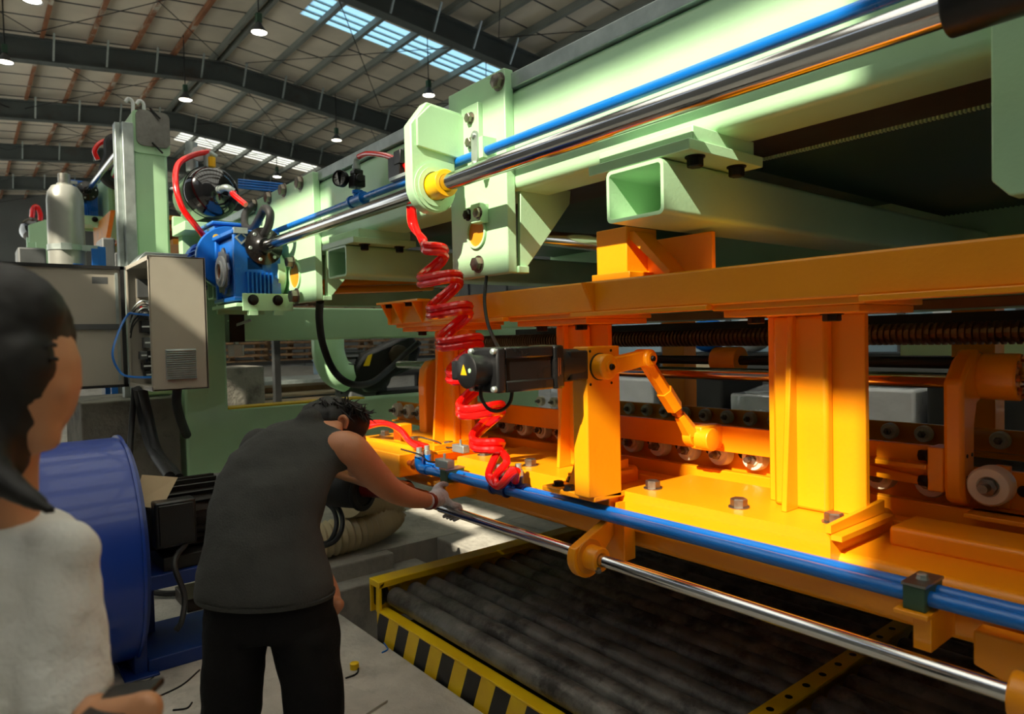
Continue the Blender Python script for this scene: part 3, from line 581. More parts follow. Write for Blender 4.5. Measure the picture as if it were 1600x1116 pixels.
# long threaded spindle
V = []; n = 16; prof = []; x = -4.4; step = .026
while x < .9: prof += [(.048, x), (.048, x+step*.42), (.037, x+step*.52), (.037, x+step*.9)]; x += step
solo('screw_spindle', MB().lathe(prof, (0, 3.2, 1.578), (1, 0, 0), 14), 'screw', 'long threaded spindle running through the orange frame', 'screw', smooth=False)
# orange cross ties and far posts inside the press
for i, x in enumerate((-.45, -1.55, -2.75, -3.9)):
    solo('rear_post', MB().box(x-.12, x+.12, 5.0, 5.18, .86, 1.72).box(x-.14, x+.14, 4.98, 5.2, .86, .9), 'orange', ['shaded far post of the press, straight behind the hook bracket', 'second shaded far post of the press counted from the hook bracket', 'third shaded far post of the press counted from the hook bracket', 'fourth shaded far post of the press, nearest the belt pump'][i], 'post', .004, 'far side posts of the press')
solo('rear_beam', MB().box(-4.3, .9, 4.9, 5.2, 1.72, 1.9), 'orange', 'shaded orange top beam at the far side of the press', 'beam', .006)
solo('rear_beam', MB().box(-4.3, .9, 4.62, 5.2, .62, .86), 'orange', 'shaded low orange beam at the far side of the press', 'beam', .006)
for i, z in enumerate((1.62, 1.70)): solo('spindle_guide', MB().box(-4.3, .9, 3.5+i*.4, 3.62+i*.4, z, z+.05), ['brown', 'copper'][i], ['dark guide strip just above the threaded spindle', 'bronze guide strip behind the top beam'][i], 'strip', .003)
solo('bottom_bed', MB().box(-4.3, .9, 2.7, 4.5, .78, .86), 'dgrey', 'wide grey bed plate low inside the press', 'bed')
# ---------------------------------------------------------------- servo motor, its bracket and the link
sb = thing('servo_bracket', 'tall orange bracket box holding the black servo motor', 'bracket', (-1.72, 1.75, 1.0))
part('box', MB().prism([(1.672, 1.04), (1.84, 1.02), (1.84, 1.565), (1.68, 1.565), (1.672, 1.44)], 'x', -1.745, -1.672), 'orange', sb, .005)
part('foot', MB().box(-1.95, -1.672, 1.70, 1.86, 1.02, 1.04).box(-1.95, -1.7, 1.80, 1.86, .93, 1.03), 'orange', sb, .004)
part('gusset', MB().prism([(-1.745, 1.36), (-1.745, 1.04), (-1.87, 1.04)], 'y', 1.76, 1.775), 'orange', sb)
part('lower_gusset', MB().prism([(1.815, 1.0), (1.86, 1.0), (1.86, .84)], 'x', -1.69, -1.672).prism([(-1.9, 1.0), (-1.69, 1.0), (-1.69, .84)], 'y', 1.845, 1.858), 'orange', sb)
for x, y in ((-1.9, 1.74), (-1.82, 1.72), (-1.92, 1.83)): part('bolt', MB().hexbolt((x, y, 1.04), (0, 0, 1), .02, .018), 'dbolt', sb)
zA, yA = 1.494, 1.735
part('hub_ring', MB().ring((-1.672, yA, zA), (1, 0, 0), .03, .048, .006), 'dark', sb)
for dy in (-.045, .06):
    for dz in (-.06, .055): part('screw_hole', MB().lathe([(0, 0), (.005, 0), (.005, .002)], (-1.672, yA+dy, zA+dz), (1, 0, 0), 8), 'dark', sb)
lk = thing('crank_link', 'orange crank arm with turnbuckle link between servo bracket and slide bar', 'link', (-1.65, 1.95, 1.15))
a_, b_, c_ = V3((-1.655, yA, zA)), V3((-1.655, 1.952, 1.515)), V3((-1.655, 2.235, 1.20))
part('crank_arm', MB().lathe([(.045, -.03), (.045, .03), (.03, .035)], a_, (1, 0, 0), 24).lathe([(.034, -.03), (.034, .035), (.026, .04)], b_, (1, 0, 0), 24).bar(a_+V3((0, .03, 0)), b_-V3((0, .02, 0)), .05, .055), 'orange', lk, .004)
for p_ in (a_, b_): part('pin', MB().hexbolt(p_+V3((.03, 0, 0)), (1, 0, 0), .011, .02), 'dbolt', lk); part('pin_boss', MB().ring(p_+V3((.028, 0, 0)), (1, 0, 0), .012, .022, .014), 'orange', lk)
d_ = (c_-b_); b2, c2 = b_+d_*.45, b_+d_*.78
part('link_upper', MB().tube([b_+d_*.05, b2], .027, 6), 'orange', lk)
part('turnbuckle', MB().tube([b2-d_*.05, b_+d_*.62], .033, 6), 'orange', lk)
part('thread', MB().tube([b_+d_*.6, c2], .017, 12).tube([b_+d_*.64, b_+d_*.68], .024, 6), 'copper', lk)
part('link_lower', MB().tube([b_+d_*.72, b_+d_*.96], [.022, .034], 6), 'orange', lk)
part('rod_end', MB().lathe([(.042, -.02), (.042, .02)], c_, (1, 0, 0), 20), 'orange', lk, .003)
part('clevis', MB().prism([(2.22, 1.15), (2.36, 1.14), (2.36, 1.24), (2.22, 1.24)], 'x', -1.675+.02, -1.60), 'orange', lk, .008)
part('clevis_boss', MB().lathe([(.045, 0), (.045, .06), (.02, .065)], (-1.63, 2.25, 1.19), (1, 0, 0), 22), 'orange', lk, .003)
sm = thing('servo_motor', 'black servo motor with round connector cap and warning triangle', 'motor', (-1.71, 1.45, 1.43))
mxx, mzz = -1.715, 1.503
part('body', MB().box(mxx-.06, mxx+.06, 1.30, 1.50, mzz-.06, mzz+.06), 'motor', sm, .008)
for sx in (-1, 1):
    for sz in (-1, 1): part('body_rib', MB().box(mxx+sx*.047-.02, mxx+sx*.047+.02, 1.30, 1.50, mzz+sz*.052-.018, mzz+sz*.052+.018), 'motor', sm, .006)
part('front_flange', MB().box(mxx-.072, mxx+.072, 1.50, 1.545, mzz-.072, mzz+.072), 'motor', sm, .01)
part('flange_script', MB().box(mxx+.072, mxx+.0725, 1.514, 1.517, mzz-.03, mzz+.03).box(mxx+.072, mxx+.0725, 1.522, 1.525, mzz-.025, mzz+.03), 'copper', sm)
part('reducer', MB().lathe([(.068, 0), (.058, .03), (.055, .12)], (mxx, 1.545, mzz), (0, 1, 0), 28).box(mxx-.05, mxx+.05, 1.59, 1.675, mzz-.05, mzz+.05), 'dark', sm, .005)
part('rear_plate', MB().box(mxx-.07, mxx+.07, 1.265, 1.30, mzz-.07, mzz+.07), 'black', sm, .008)
for sx in (-1, 1):
    for sz in (-1, 1): part('cap_screw', MB().lathe([(.01, 0), (.01, .01), (.006, .014)], (mxx+sx*.058, 1.265, mzz+sz*.058), (0, -1, 0), 12), 'galv', sm)
cap = part('connector_cap', MB().lathe([(.048, 0), (.048, .05), (.054, .052), (.054, .066), (.048, .07)], (mxx, 1.265, mzz), (0, -1, 0), 28), 'black', sm)
part('cap_lug', MB().box(mxx-.085, mxx-.04, 1.20, 1.25, mzz-.03, mzz+.03), 'black', cap, .006)
part('warning_triangle', MB().prism([(mxx-.024, mzz-.012), (mxx+.008, mzz-.012), (mxx-.008, mzz+.02)], 'y', 1.1935, 1.195), 'bushy', cap)
part('green_dot', MB().lathe([(0, 0), (.007, 0), (.007, .0015)], (mxx+.024, 1.195, mzz+.002), (0, -1, 0), 12), 'green', cap)
solo('motor_cable', MB().tube(crv([P(760, 432, Y=1.86), P(757, 470, Y=1.8), P(762, 505, Y=1.75), P(772, 530, Y=1.7), P(780, 546, Y=1.5)], 6), .0075, 8), 'rubber', 'thin black cable hanging from the green plate down to the servo motor', 'cable')
solo('motor_cable', MB().tube(crv([P(752, 600, X=-1.72), P(752, 622, X=-1.72), P(765, 640, X=-1.72), P(784, 641, X=-1.72), P(797, 628, X=-1.72), P(801, 606, X=-1.72)], 6), .006, 8), 'rubber', 'drooping black cable loop under the servo motor', 'cable')
# ---------------------------------------------------------------- lower chrome rod, its bearing, twin blue pipes
YR_, ZR_ = 1.67, .839
solo('tie_rod', MB().cyl((-2.62, YR_, ZR_), (-.30, YR_, ZR_), .021, n=28), 'chrome', 'slim chrome rod below the blue pipes, gripped by the worker', 'rod')
lb = thing('rod_bearing', 'orange flanged bearing bracket on the slim chrome rod', 'bracket', (-1.66, 1.75, .75))
xb = -1.675; prf = [(YR_+.075*math.cos(a), ZR_+.075*math.sin(a)) for a in [math.radians(d) for d in range(150, 361, 15)]]+[(1.80, .89), (1.80, .94), (1.765, .942)]
part('bracket_plate', MB().prism(prf, 'x', xb-.035, xb), 'orange', lb, .004)
part('mount', MB().box(xb-.05, xb+.045, 1.80, 1.86, .80, .94), 'orange', lb, .003)
part('bearing_ring', MB().ring((xb, YR_, ZR_), (1, 0, 0), .04, .06, .006), 'oldorange', lb)
part('bush', MB().ring((xb, YR_, ZR_), (1, 0, 0), .022, .042, .06), 'orange', lb, .004)
part('set_screw', MB().hexbolt((xb+.06, YR_-.02, ZR_-.03), (1, -.3, 0), .009, .012), 'bolt', lb)
part('bolt', MB().hexbolt((xb-.03, 1.80, .915), (0, -1, 0), .016, .02), 'dbolt', lb)
solo('rod_bearing', MB().ring((-.45, YR_, ZR_), (1, 0, 0), .0215, .05, .12, 28), 'orange', 'orange bearing sleeve at the right end of the slim chrome rod', 'bearing', .005)
for i, (y, z) in enumerate(((1.745, .968), (1.79, .972))):
    t = thing('air_pipe', ['lower blue air pipe on the side of the slim chrome rod', 'lower blue air pipe on the side of the orange base'][i], 'pipe', (-1.8, y, z-.018), 'twin lower blue pipes')
    part('pipe', MB().cyl((-2.86, y, z), (.9, y, z), .0185, n=18), 'blue', t)
    part('elbow', MB().tube(crv([(-2.84, y, z), (-2.90, y, z), (-2.92, y, z+.02), (-2.92, y, z+.06)], 4), .023, 12), 'blue', t)
    xt = -2.27+i*.07
    part('tee_fitting', MB().cyl((xt-.05, y, z), (xt+.05, y, z), .025).cyl((xt, y, z), (xt, y, z+.055), .022).ring((xt-.05, y, z), (1, 0, 0), .018, .029, .012).ring((xt+.04, y, z), (1, 0, 0), .018, .029, .012), 'dblue', t)
    for x in (-2.92, xt): part('hose_nut', MB().lathe([(.02, 0), (.02, .025)], (x, y, z+.055), (0, 0, 1), 6).lathe([(.014, .02), (.014, .05)], (x, y, z+.055), (0, 0, 1), 12), 'galv', t)
for i, (u, v) in enumerate(((706, 742), (1441, 922))):
    q = P(u, v, Y=1.765); t = thing('pipe_clamp', ['green pipe clamp by the worker\'s gloved hand', 'green pipe clamp with steel lid and bolt on an orange angle bracket'][i], 'clamp', (q.x, 1.765, .94))
    part('clamp_body', MB().box(q.x-.025, q.x+.025, 1.715, 1.82, .94, .998), 'dgreen', t, .003)
    part('lid', MB().box(q.x-.027, q.x+.027, 1.712, 1.822, .998, 1.004), 'steel', t)
    part('bolt', MB().hexbolt((q.x, 1.767, 1.004), (0, 0, 1), .012, .012), 'galv', t)
    part('angle_bracket', MB().box(q.x-.04, q.x+.035, 1.70, 1.87, .928, .94).box(q.x-.004, q.x+.035, 1.72, 1.87, .85, .93) if i else MB().box(q.x-.06, q.x+.05, 1.70, 1.87, .928, .94).box(q.x+.04, q.x+.05, 1.70, 1.87, .87, .93), 'orange', t, .002)
q = P(1590, 985, Y=1.85); solo('end_bracket', MB().prism([(-.56, .82), (-.56, .90), (-.3, .90), (-.3, .72), (-.46, .74), (-.5, .80)], 'y', 1.80, 1.86), 'orange', 'orange end bracket hanging from the base beam right of the pipe clamp', 'bracket', .004)
# red hose pair arching from behind the worker to the twin pipes
for i in range(2):
    e = V3((-2.92, 1.745+.045*i, 1.07))
    solo('air_hose', MB().tube(crv([P(566, 669-7*i, Y=1.80), P(600, 662-1*i, Y=1.80+.03*i), P(625, 672+i, Y=1.78+.03*i), P(640, 690, Y=1.76+.04*i), e], 6), .0165, 10), 'red', ['red hose arching low into the blue pipe beside the chrome rod', 'red hose arching higher into the blue pipe beside the base'][i], 'hose', group='paired red arching hoses')
# sensors and wires on the sunlit base
for i, (u, v) in enumerate(((720, 706), (695, 730))):
    q = P(u, v, Z=1.04); t = thing('limit_switch', ['small grey limit switch on the base beside the orange angle', 'small grey limit switch close to the blue pipe elbow'][i], 'switch', q)
    part('body', MB().box(q.x-.05, q.x+.05, q.y-.02, q.y+.02, 1.037, 1.075), 'galv', t, .004); part('plunger', MB().cyl((q.x, q.y, 1.075), (q.x, q.y, 1.10), .006, n=8), 'galv', t)
    solo('sensor_wire', MB().tube(crv([(q.x-.05, q.y, 1.055), (q.x-.16, q.y+.01, 1.045), (q.x-.3, q.y+.06, 1.05), (q.x-.42, q.y+.02, 1.07)], 5), .004, 6), 'rubber', ['thin grey wire from the switch beside the orange angle', 'thin grey wire from the switch by the pipe elbow'][i], 'wire')
eb = thing('end_block', 'yellow lit orange block with stop screws at the left end of the base', 'block', (-3.5, 1.85, .88))
part('block', MB().box(-3.62, -3.08, 1.72, 1.92, .90, 1.02), 'orange', eb, .006); part('stud', MB().box(-3.46, -3.38, 1.9, 1.98, 1.02, 1.13), 'orange', eb, .006)
part('stop_screw', MB().cyl((-3.08, 1.78, .97), (-3.0, 1.78, .97), .014).hexbolt((-3.02, 1.78, .97), (1, 0, 0), .024, .02), 'copper', eb)
solo('guide_rod', MB().cyl((-3.62, 1.72, .86), (-2.98, 1.72, .86), .03), 'copper', 'short bronze rod under the block at the left end of the base', 'rod')
solo('guide_rod', MB().cyl((-4.1, 1.83, .78), (-2.86, 1.83, .79), .04), 'copper', 'longer brown rod low at the left end of the base', 'rod')
# far left hook shaped bracket of the frame
t = thing('hook_bracket', 'curved orange bracket left of the leftmost post', 'bracket', (-3.6, 2.3, 1.0))
o_ = crv([(2.42, 1.45), (2.30, 1.46), (2.235, 1.42), (2.215, 1.34), (2.215, 1.0)], 4)
pr = [(2.56, 1.49), (2.33, 1.49), (2.24, 1.47), (2.20, 1.42), (2.19, 1.34), (2.19, 1.0), (2.30, 1.0), (2.30, 1.33), (2.33, 1.38), (2.40, 1.40), (2.56, 1.40)]
part('hook_plate', MB().prism(pr, 'x', -3.66, -3.58), 'orange', t, .012)
part('arm', MB().bar((-3.62, 2.5, 1.44), (-2.9, 2.62, 1.47), .06, .08), 'orange', t, .006)
# ================================================================ roller table in the pit
rt = thing('roller_table', 'dark roller table with yellow frame and hazard striped front board', 'roller table', (-1.5, 2.4, -.7))
part('hazard_board', MB().box(-3.33, 1.2, 1.70, 1.715, -.03, .14), 'hazard', rt)
part('front_ledge', MB().box(-3.33, 1.2, 1.70, 1.765, .14, .15), 'yellow', rt, .002)
part('end_beam', MB().prism([(-3.41, .12), (-3.41, .305), (-3.30, .305), (-3.30, .27), (-3.40, .27), (-3.40, .12)], 'y', 1.70, 3.9), 'yellow', rt, .003)
part('end_plate', MB().box(-3.35, -3.338, 1.71, 3.9, .08, .29), 'yellow', rt)
part('corner_angle', MB().prism([(1.70, .14), (1.705, .28), (1.73, .30), (1.73, .285), (1.715, .27), (1.715, .16), (1.76, .13), (1.74, .12)], 'x', -3.34, -3.30), 'yellow', rt)
part('chain', MB().lathe([(.03, 0), (.06, 0), (.065, .01), (.06, .03), (.03, .03)], (-3.375, 1.72, .215), (0, 1, 0), 14).lathe([(.02, .03), (.055, .03), (.06, .05), (.02, .06)], (-3.375, 1.72, .215), (0, 1, 0), 14), 'dbolt', rt)
for xs_ in (-1.30, .75):
    st = part('strap', MB().box(xs_-.035, xs_+.035, 1.74, 4.0, .262, .272).box(xs_-.035, xs_-.03, 1.74, 4.0, .1, .262), 'yellow', rt)
    for k in range(17): part('slot', MB().lathe([(0, 0), (.014, 0), (.014, .0015)], (xs_, 1.80+k*.125, .272), (0, 0, 1), 12), 'dbolt', st)
part('cross_bearer', MB().box(-3.3, 1.1, 1.72, 3.95, .02, .05), 'dark', rt)
for k in range(18):
    y = 1.80+k*.1225
    for x0, x1 in ((-3.315, -1.345), (-1.255, .70)):
        part('roller', MB().lathe([(.02, -.01), (.02, 0), (.045, 0), (.0525, .012), (.0525, x1-x0-.012), (.045, x1-x0), (.02, x1-x0), (.02, x1-x0+.01)], (x0, y, .205), (1, 0, 0), 22), 'roller', rt)
for x in (-3.2, -1.3, .6):
    for y in (1.8, 3.8): part('leg', MB().box(x-.05, x+.05, y-.05, y+.05, -.7, .03), 'dark', rt)
# ================================================================ green portal, column, cabinet and the left side
pt = thing('portal_frame', 'green welded portal frame with an opening beside the concrete block', 'frame', (-6.1, 2.2, 0))
part('leg', MB().box(-6.25, -5.98, 1.40, 1.735, .1, 2.15), 'green', pt, .02)
part('upper_beam', MB().box(-6.25, -5.98, 1.7, 5.2, 1.63, 1.92), 'green', pt, .015)
part('lower_beam', MB().box(-6.25, -5.98, 1.7, 5.2, .62, 1.055), 'green', pt, .015)
part('base_plate', MB().box(-6.4, -5.75, 1.05, 1.9, 0, .04), 'green', pt, .004)
part('base_gusset', MB().prism([(1.15, .04), (1.40, .04), (1.40, .4)], 'x', -6.1, -6.08), 'green', pt)
part('anchor_bolt', MB().hexbolt((-5.85, 1.12, .04), (0, 0, 1), .035, .04).cyl((-5.85, 1.12, .08), (-5.85, 1.12, .14), .02), 'copper', pt)
part('yellow_strip', MB().box(-6.2, -6.0, 1.74, 3.0, 1.055, 1.068), 'yellow', pt)
q = P(345, 462, X=-5.6); part('side_tube', rtube(MB(), -5.6, -5.45, 1.95, 2.12, 1.50, 1.9), 'green', pt)
cl = thing('gantry_column', 'tall green column with grey cover plate and galvanised side rail', 'column', (-6.3, 1.25, 1.19))
part('column', MB().box(-6.55, -6.25, 1.14, 1.395, 1.19, 3.2), 'green', cl, .02)
part('head_beam', MB().prism(rrect(1.14, 1.415, 3.18, 3.52, .03), 'x', -6.9, -6.24), 'green', cl)
part('cover_plate', MB().prism(rrect(1.165, 1.415, 3.24, 3.53, .05), 'x', -6.24, -6.225), 'steel', cl)
for y, z in ((1.29, 3.52), (1.30, 3.24)): part('wire_tie', MB().tube([(-6.22, y-.02, z+.03), (-6.20, y+.05, z-.05)], .008, 6), 'dark', cl)
part('side_rail', MB().box(-6.4, -6.2, 1.06, 1.14, 1.19, 3.40), 'galv', cl, .004); part('side_rail', MB().box(-6.38, -6.28, 1.02, 1.06, 1.19, 3.41), 'galv', cl, .004)
for y in (1.16, 1.24): part('lifting_hook', MB().tube(crv([(-6.3, y, 3.51), (-6.3, y, 3.6), (-6.3, y-.03, 3.62), (-6.3, y-.05, 3.59)], 4), .014, 8), 'white', cl)
# black air receiver on a green cradle
tc_ = P(335, 298, X=-5.6); Rk = .205
tk = thing('air_receiver', 'glossy black air tank lying on a green cradle beside the column', 'tank', (tc_.x-.25, tc_.y, tc_.z-Rk-.1))
part('shell', MB().lathe([(0, .06), (Rk*.45, .045), (Rk*.8, .015), (Rk*.97, -.04), (Rk, -.09), (Rk, -.42), (Rk*.95, -.47), (Rk*.6, -.53), (0, -.55)], tc_, (1, 0, 0), 40), 'tank', tk)
part('weld_band', MB().ring(tc_-V3((.1, 0, 0)), (1, 0, 0), Rk-.01, Rk+.004, .012, 40), 'tank', tk)
part('nozzle', MB().lathe([(.03, 0), (.03, .04), (.022, .04), (.022, .1)], tc_+V3((.045, .02, 0)), (1, .1, 0), 12), 'galv', tk)
part('elbow', MB().tube(crv([tc_+V3((.13, .03, 0)), tc_+V3((.17, .05, -.005)), tc_+V3((.18, .09, -.03))], 4), .026, 12), 'galv', tk)
vt = part('valve', MB().cyl(tc_+V3((-.22, -.1, Rk-.03)), tc_+V3((-.22, -.1, Rk+.2)), .045).ring(tc_+V3((-.22, -.1, Rk+.1)), (0, 0, 1), .03, .055, .03), 'galv', tk)
part('valve_tee', MB().cyl(tc_+V3((-.1, -.02, Rk-.02)), tc_+V3((-.1, -.02, Rk+.12)), .025).cyl(tc_+V3((-.1, -.02, Rk+.12)), tc_+V3((-.1, .05, Rk+.08)), .025), 'galv', tk)
part('gauge', MB().lathe([(0, 0), (.055, 0), (.055, .03), (0, .032)], tc_+V3((-.16, -.06, Rk+.1)), (1, -.3, 0), 20), 'white', tk)
part('union', MB().cyl(tc_+V3((-.08, .01, Rk-.01)), tc_+V3((-.08, .01, Rk+.07)), .03, n=8), 'bushy', tk)
part('cradle', MB().box(tc_.x-.5, tc_.x-.1, tc_.y-.2, tc_.y+.45, tc_.z-Rk-.1, tc_.z-Rk-.03).box(tc_.x-.5, tc_.x-.46, tc_.y-.2, tc_.y+.45, tc_.z-Rk-.03, tc_.z-Rk+.06).box(tc_.x-.52, tc_.x-.4, tc_.y-.15, tc_.y, 2.15, tc_.z-Rk-.03), 'green', tk, .004)
solo('air_hose', MB().tube(crv([tc_+V3((-.1, .0, Rk+.12)), P(300, 243, X=-5.65), P(278, 258, X=-5.6), P(275, 290, X=-5.5), P(285, 325, X=-5.45), P(305, 352, X=-5.45), P(326, 378, X=-5.5)], 6), .022, 10), 'red', 'red hose bowing from the black tank down to the gear motor', 'hose')
solo('air_hose', MB().tube(crv([tc_+V3((.18, .09, -.03)), P(365, 304, X=-5.4), P(384, 320, X=-5.3)], 6), .022, 10), 'red', 'straight red hose leaving the end cap of the black tank', 'hose')
for i in range(4):
    solo('air_pipe', MB().cyl(P(372, 281+4*i, X=-9.0), P(442, 288+4*i, X=-9.0), .014), 'blue', ['top', 'second', 'third', 'lowest'][i]+' blue pipe of the bundle beyond the black tank', 'pipe', group='bundle of blue pipes beyond the tank')
solo('rear_green_beam', MB().box(-7.6, -7.4, 1.85, 3.2, 2.72, 3.0), 'green', 'green cross member behind the black tank', 'beam', .006)
# electric cabinet with open door
cx0, cx1, cy0, cy1, cz0, cz1 = -5.81, -5.0, .98, 1.328, 1.305, 2.203
cb = thing('electric_cabinet', 'grey electric cabinet with open door and louvred vent on its side', 'cabinet', (-5.4, 1.15, cz0))
T = .012
part('side_panel', MB().box(cx1-T, cx1, cy0, cy1, cz0, cz1), 'grey', cb, .003)
part('side_panel', MB().box(cx0, cx0+T, cy0, cy1, cz0, cz1), 'grey', cb, .003)
part('top_panel', MB().box(cx0, cx1, cy0, cy1, cz1-T, cz1), 'grey', cb, .003); part('bottom_panel', MB().box(cx0, cx1, cy0, cy1, cz0, cz0+T), 'grey', cb, .003)
part('back_panel', MB().box(cx0, cx1, cy1-T, cy1, cz0, cz1), 'grey', cb)
part('front_rim', MB().box(cx0, cx0+.03, cy0-.004, cy0+.01, cz0, cz1).box(cx1-.03, cx1, cy0-.004, cy0+.01, cz0, cz1).box(cx0, cx1, cy0-.004, cy0+.01, cz1-.03, cz1).box(cx0, cx1, cy0-.004, cy0+.01, cz0, cz0+.03), 'grey', cb, .003)
dr = part('door', MB().box(cx0-.012, cx0+.004, cy0-.77, cy0-.01, cz0+.005, cz1-.005), 'grey', cb, .004)
for z0_, z1_, y0_, y1_ in ((cz0, cz0+.02, cy0-.77, cy0-.01), (cz1-.025, cz1, cy0-.77, cy0-.01), (cz0, cz1, cy0-.04, cy0-.015), (cz0, cz1, cy0-.77, cy0-.75)): part('door_seal', MB().box(cx0+.004, cx0+.02, y0_, y1_, z0_, z1_), 'rubber', dr)
part('door_brace', MB().box(cx0+.004, cx0+.024, cy0-.74, cy0-.06, 1.735, 1.775), 'dgrey', dr)
part('door_label', MB().box(cx0+.004, cx0+.005, cy0-.22, cy0-.12, 2.07, 2.12), 'dgrey', dr)
part('door_strip', MB().box(cx0+.004, cx0+.012, cy0-.075, cy0-.055, cz0+.05, cz1-.05), 'galv', dr)
va, vb_ = P(258, 546, X=cx1), P(308, 591, X=cx1)
vp = part('vent', MB().box(cx1, cx1+.006, va.y, vb_.y, vb_.z, va.z), 'galv', cb, .002)
for k in range(14):
    z = vb_.z+(va.z-vb_.z)*(k+.5)/14; part('louvre', MB().add([(cx1+.006, va.y+.005, z+.006), (cx1+.02, va.y+.005, z-.004), (cx1+.006, va.y+.005, z-.006), (cx1+.006, vb_.y-.005, z+.006), (cx1+.02, vb_.y-.005, z-.004), (cx1+.006, vb_.y-.005, z-.006)], [(0, 1, 2), (5, 4, 3), (0, 3, 4, 1), (1, 4, 5, 2), (2, 5, 3, 0)]), 'galv', vp)
part('mounting_plate', MB().box(cx0+.05, cx1-.05, cy1-.05, cy1-.03, cz0+.05, cz1-.05), 'galv', cb)
for u0, u1, v0, v1, mt in ((219, 231, 478, 499, 'black'), (232, 240, 470, 500, 'dgrey'), (221, 234, 501, 520, 'black'), (235, 241, 503, 522, 'black'), (226, 241, 527, 544, 'dgrey'), (220, 230, 549, 562, 'dgrey'), (231, 242, 548, 566, 'black'), (224, 240, 566, 578, 'black'), (228, 243, 579, 592, 'dark')):
    a, b2_ = P(u0, v1, X=-5.7), P(u1, v0, X=-5.7); part('contactor', MB().box(-5.79, -5.7, a.y, b2_.y, a.z, b2_.z), mt, cb, .003); part('terminal_strip', MB().box(-5.70, -5.695, a.y+.004, b2_.y-.004, (a.z+b2_.z)/2-.006, (a.z+b2_.z)/2+.006), 'white', cb)
a, b2_ = P(216, 464, X=-5.75), P(232, 436, X=-5.75); part('filter_grille', MB().box(-5.8, -5.76, a.y, b2_.y, a.z, b2_.z), 'dgrey', cb)
a = P(220, 481, X=-5.69); part('red_button', MB().lathe([(.01, 0), (.01, .015)], a, (1, 0, 0), 10), 'red', cb)
for k in range(5): part('internal_wire', MB().tube(crv([P(236, 474+4*k, X=-5.68), P(222, 470+6*k, X=-5.66), P(208, 482+7*k, X=-5.7), P(204, 496+8*k, X=-5.76)], 5), .006, 6), ['galv', 'rubber', 'galv', 'rubber', 'rubber'][k], cb)
solo('earth_cable', MB().tube(crv([(-5.25, cy1-.16, 1.80), P(215, 491, X=-5.5), P(200, 492, X=-5.6), P(185, 520, X=-5.55), P(176, 555, X=-5.5), P(188, 582, X=-5.5), P(205, 589, X=-5.4), P(238, 590, Y=cy0+.05)], 6), .008, 8), 'blue', 'thin blue cable looping out of the open cabinet', 'cable')
for i, pts in enumerate(([P(216, 607, X=-5.4), P(222, 650, X=-5.5), P(236, 700, X=-5.3), P(265, 745, X=-4.6)], [P(222, 607, X=-5.35), P(232, 650, X=-5.4), P(246, 705, X=-5.2), P(280, 748, X=-4.6)], [P(210, 607, X=-5.45), P(206, 660, X=-5.5), P(203, 720, X=-5.3), P(206, 770, X=-4.9)], [P(277, 607, X=-5.35), P(276, 630, X=-5.4), P(282, 655, X=-5.5), P(292, 680, X=-5.7)])):
    solo('power_cable', MB().tube(crv(pts, 6), .032 if i != 2 else .02, 10), 'rubber', ['thick black cable under the cabinet, first of the bundle', 'thick black cable under the cabinet, second of the bundle', 'single thin black cable hanging beside the cable bundle', 'ribbed black conduit leaving the cabinet near the green leg'][i], 'cable')
solo('cable_tray', MB().prism([(1.0, 2.205), (1.3, 2.205), (1.38, 2.30), (1.08, 2.30)], 'x', -5.9, -5.62), 'galv', 'sloping galvanised tray on top of the cabinet', 'tray', .003)
# concrete blocks
solo('concrete_block', MB().box(-6.95, -6.0, .681, 1.36, 0, 1.19), 'blockc', 'large rough concrete block below the electric cabinet', 'block', .012)
solo('concrete_block', MB().box(-8.7, -8.0, 2.0, 2.735, 0, 1.345), 'blockc', 'grey concrete block seen through the green portal', 'block', .012)
# gas cylinder
gc = P(101, 300, X=-7.25); gr = .143; gz = 3.055
gs = thing('gas_cylinder', 'tall grey gas cylinder strapped to a blue post behind the cabinet door', 'cylinder', (gc.x, gc.y, 1.32))
part('shell', MB().lathe([(0, 0), (gr, 0), (gr, gz-1.32-.14), (gr*.93, gz-1.32-.07), (gr*.7, gz-1.32-.015), (gr*.42, gz-1.32), (gr*.42, gz-1.32+.012), (0, gz-1.32+.012)], (gc.x, gc.y, 1.32), (0, 0, 1), 36), 'gas', gs)
part('valve_cap', MB().cyl((gc.x, gc.y, gz), (gc.x, gc.y, gz+.1), .048, n=24), 'steel', gs, .003)
part('blue_band', MB().prism([(gc.x+gr*1.008*math.cos(a), gc.y+gr*1.008*math.sin(a)) for a in [math.radians(10+5*k) for k in range(9)]]+[(gc.x+gr*.98*math.cos(a), gc.y+gr*.98*math.sin(a)) for a in [math.radians(50-5*k) for k in range(9)]], 'z', 1.7, 2.35), 'mblue', gs)
sd = thing('cylinder_stand', 'blue stand with steel strap round the gas cylinder', 'stand', (gc.x, gc.y, 0))
part('platform', MB().box(gc.x-.2, gc.x+.2, gc.y-.2, gc.y+.35, 1.28, 1.32), 'mblue', sd, .003)
for x in (-.17, .17):
    for y in (-.17, .3): part('leg', MB().box(gc.x+x-.025, gc.x+x+.025, gc.y+y-.025, gc.y+y+.025, 0, 1.28), 'mblue', sd)
part('post', MB().box(gc.x+.04, gc.x+.14, gc.y+.22, gc.y+.28, 1.32, 2.51).box(gc.x+.1, gc.x+.14, gc.y+.17, gc.y+.22, 1.32, 2.49), 'mblue', sd, .003)
part('strap', MB().ring((gc.x, gc.y, 2.47), (0, 0, 1), gr, gr+.008, .05, 36).box(gc.x+.07, gc.x+.11, gc.y+.1, gc.y+.24, 2.47, 2.52).box(gc.x+gr-.01, gc.x+gr+.02, gc.y-.06, gc.y+.02, 2.465, 2.525), 'galv', sd)
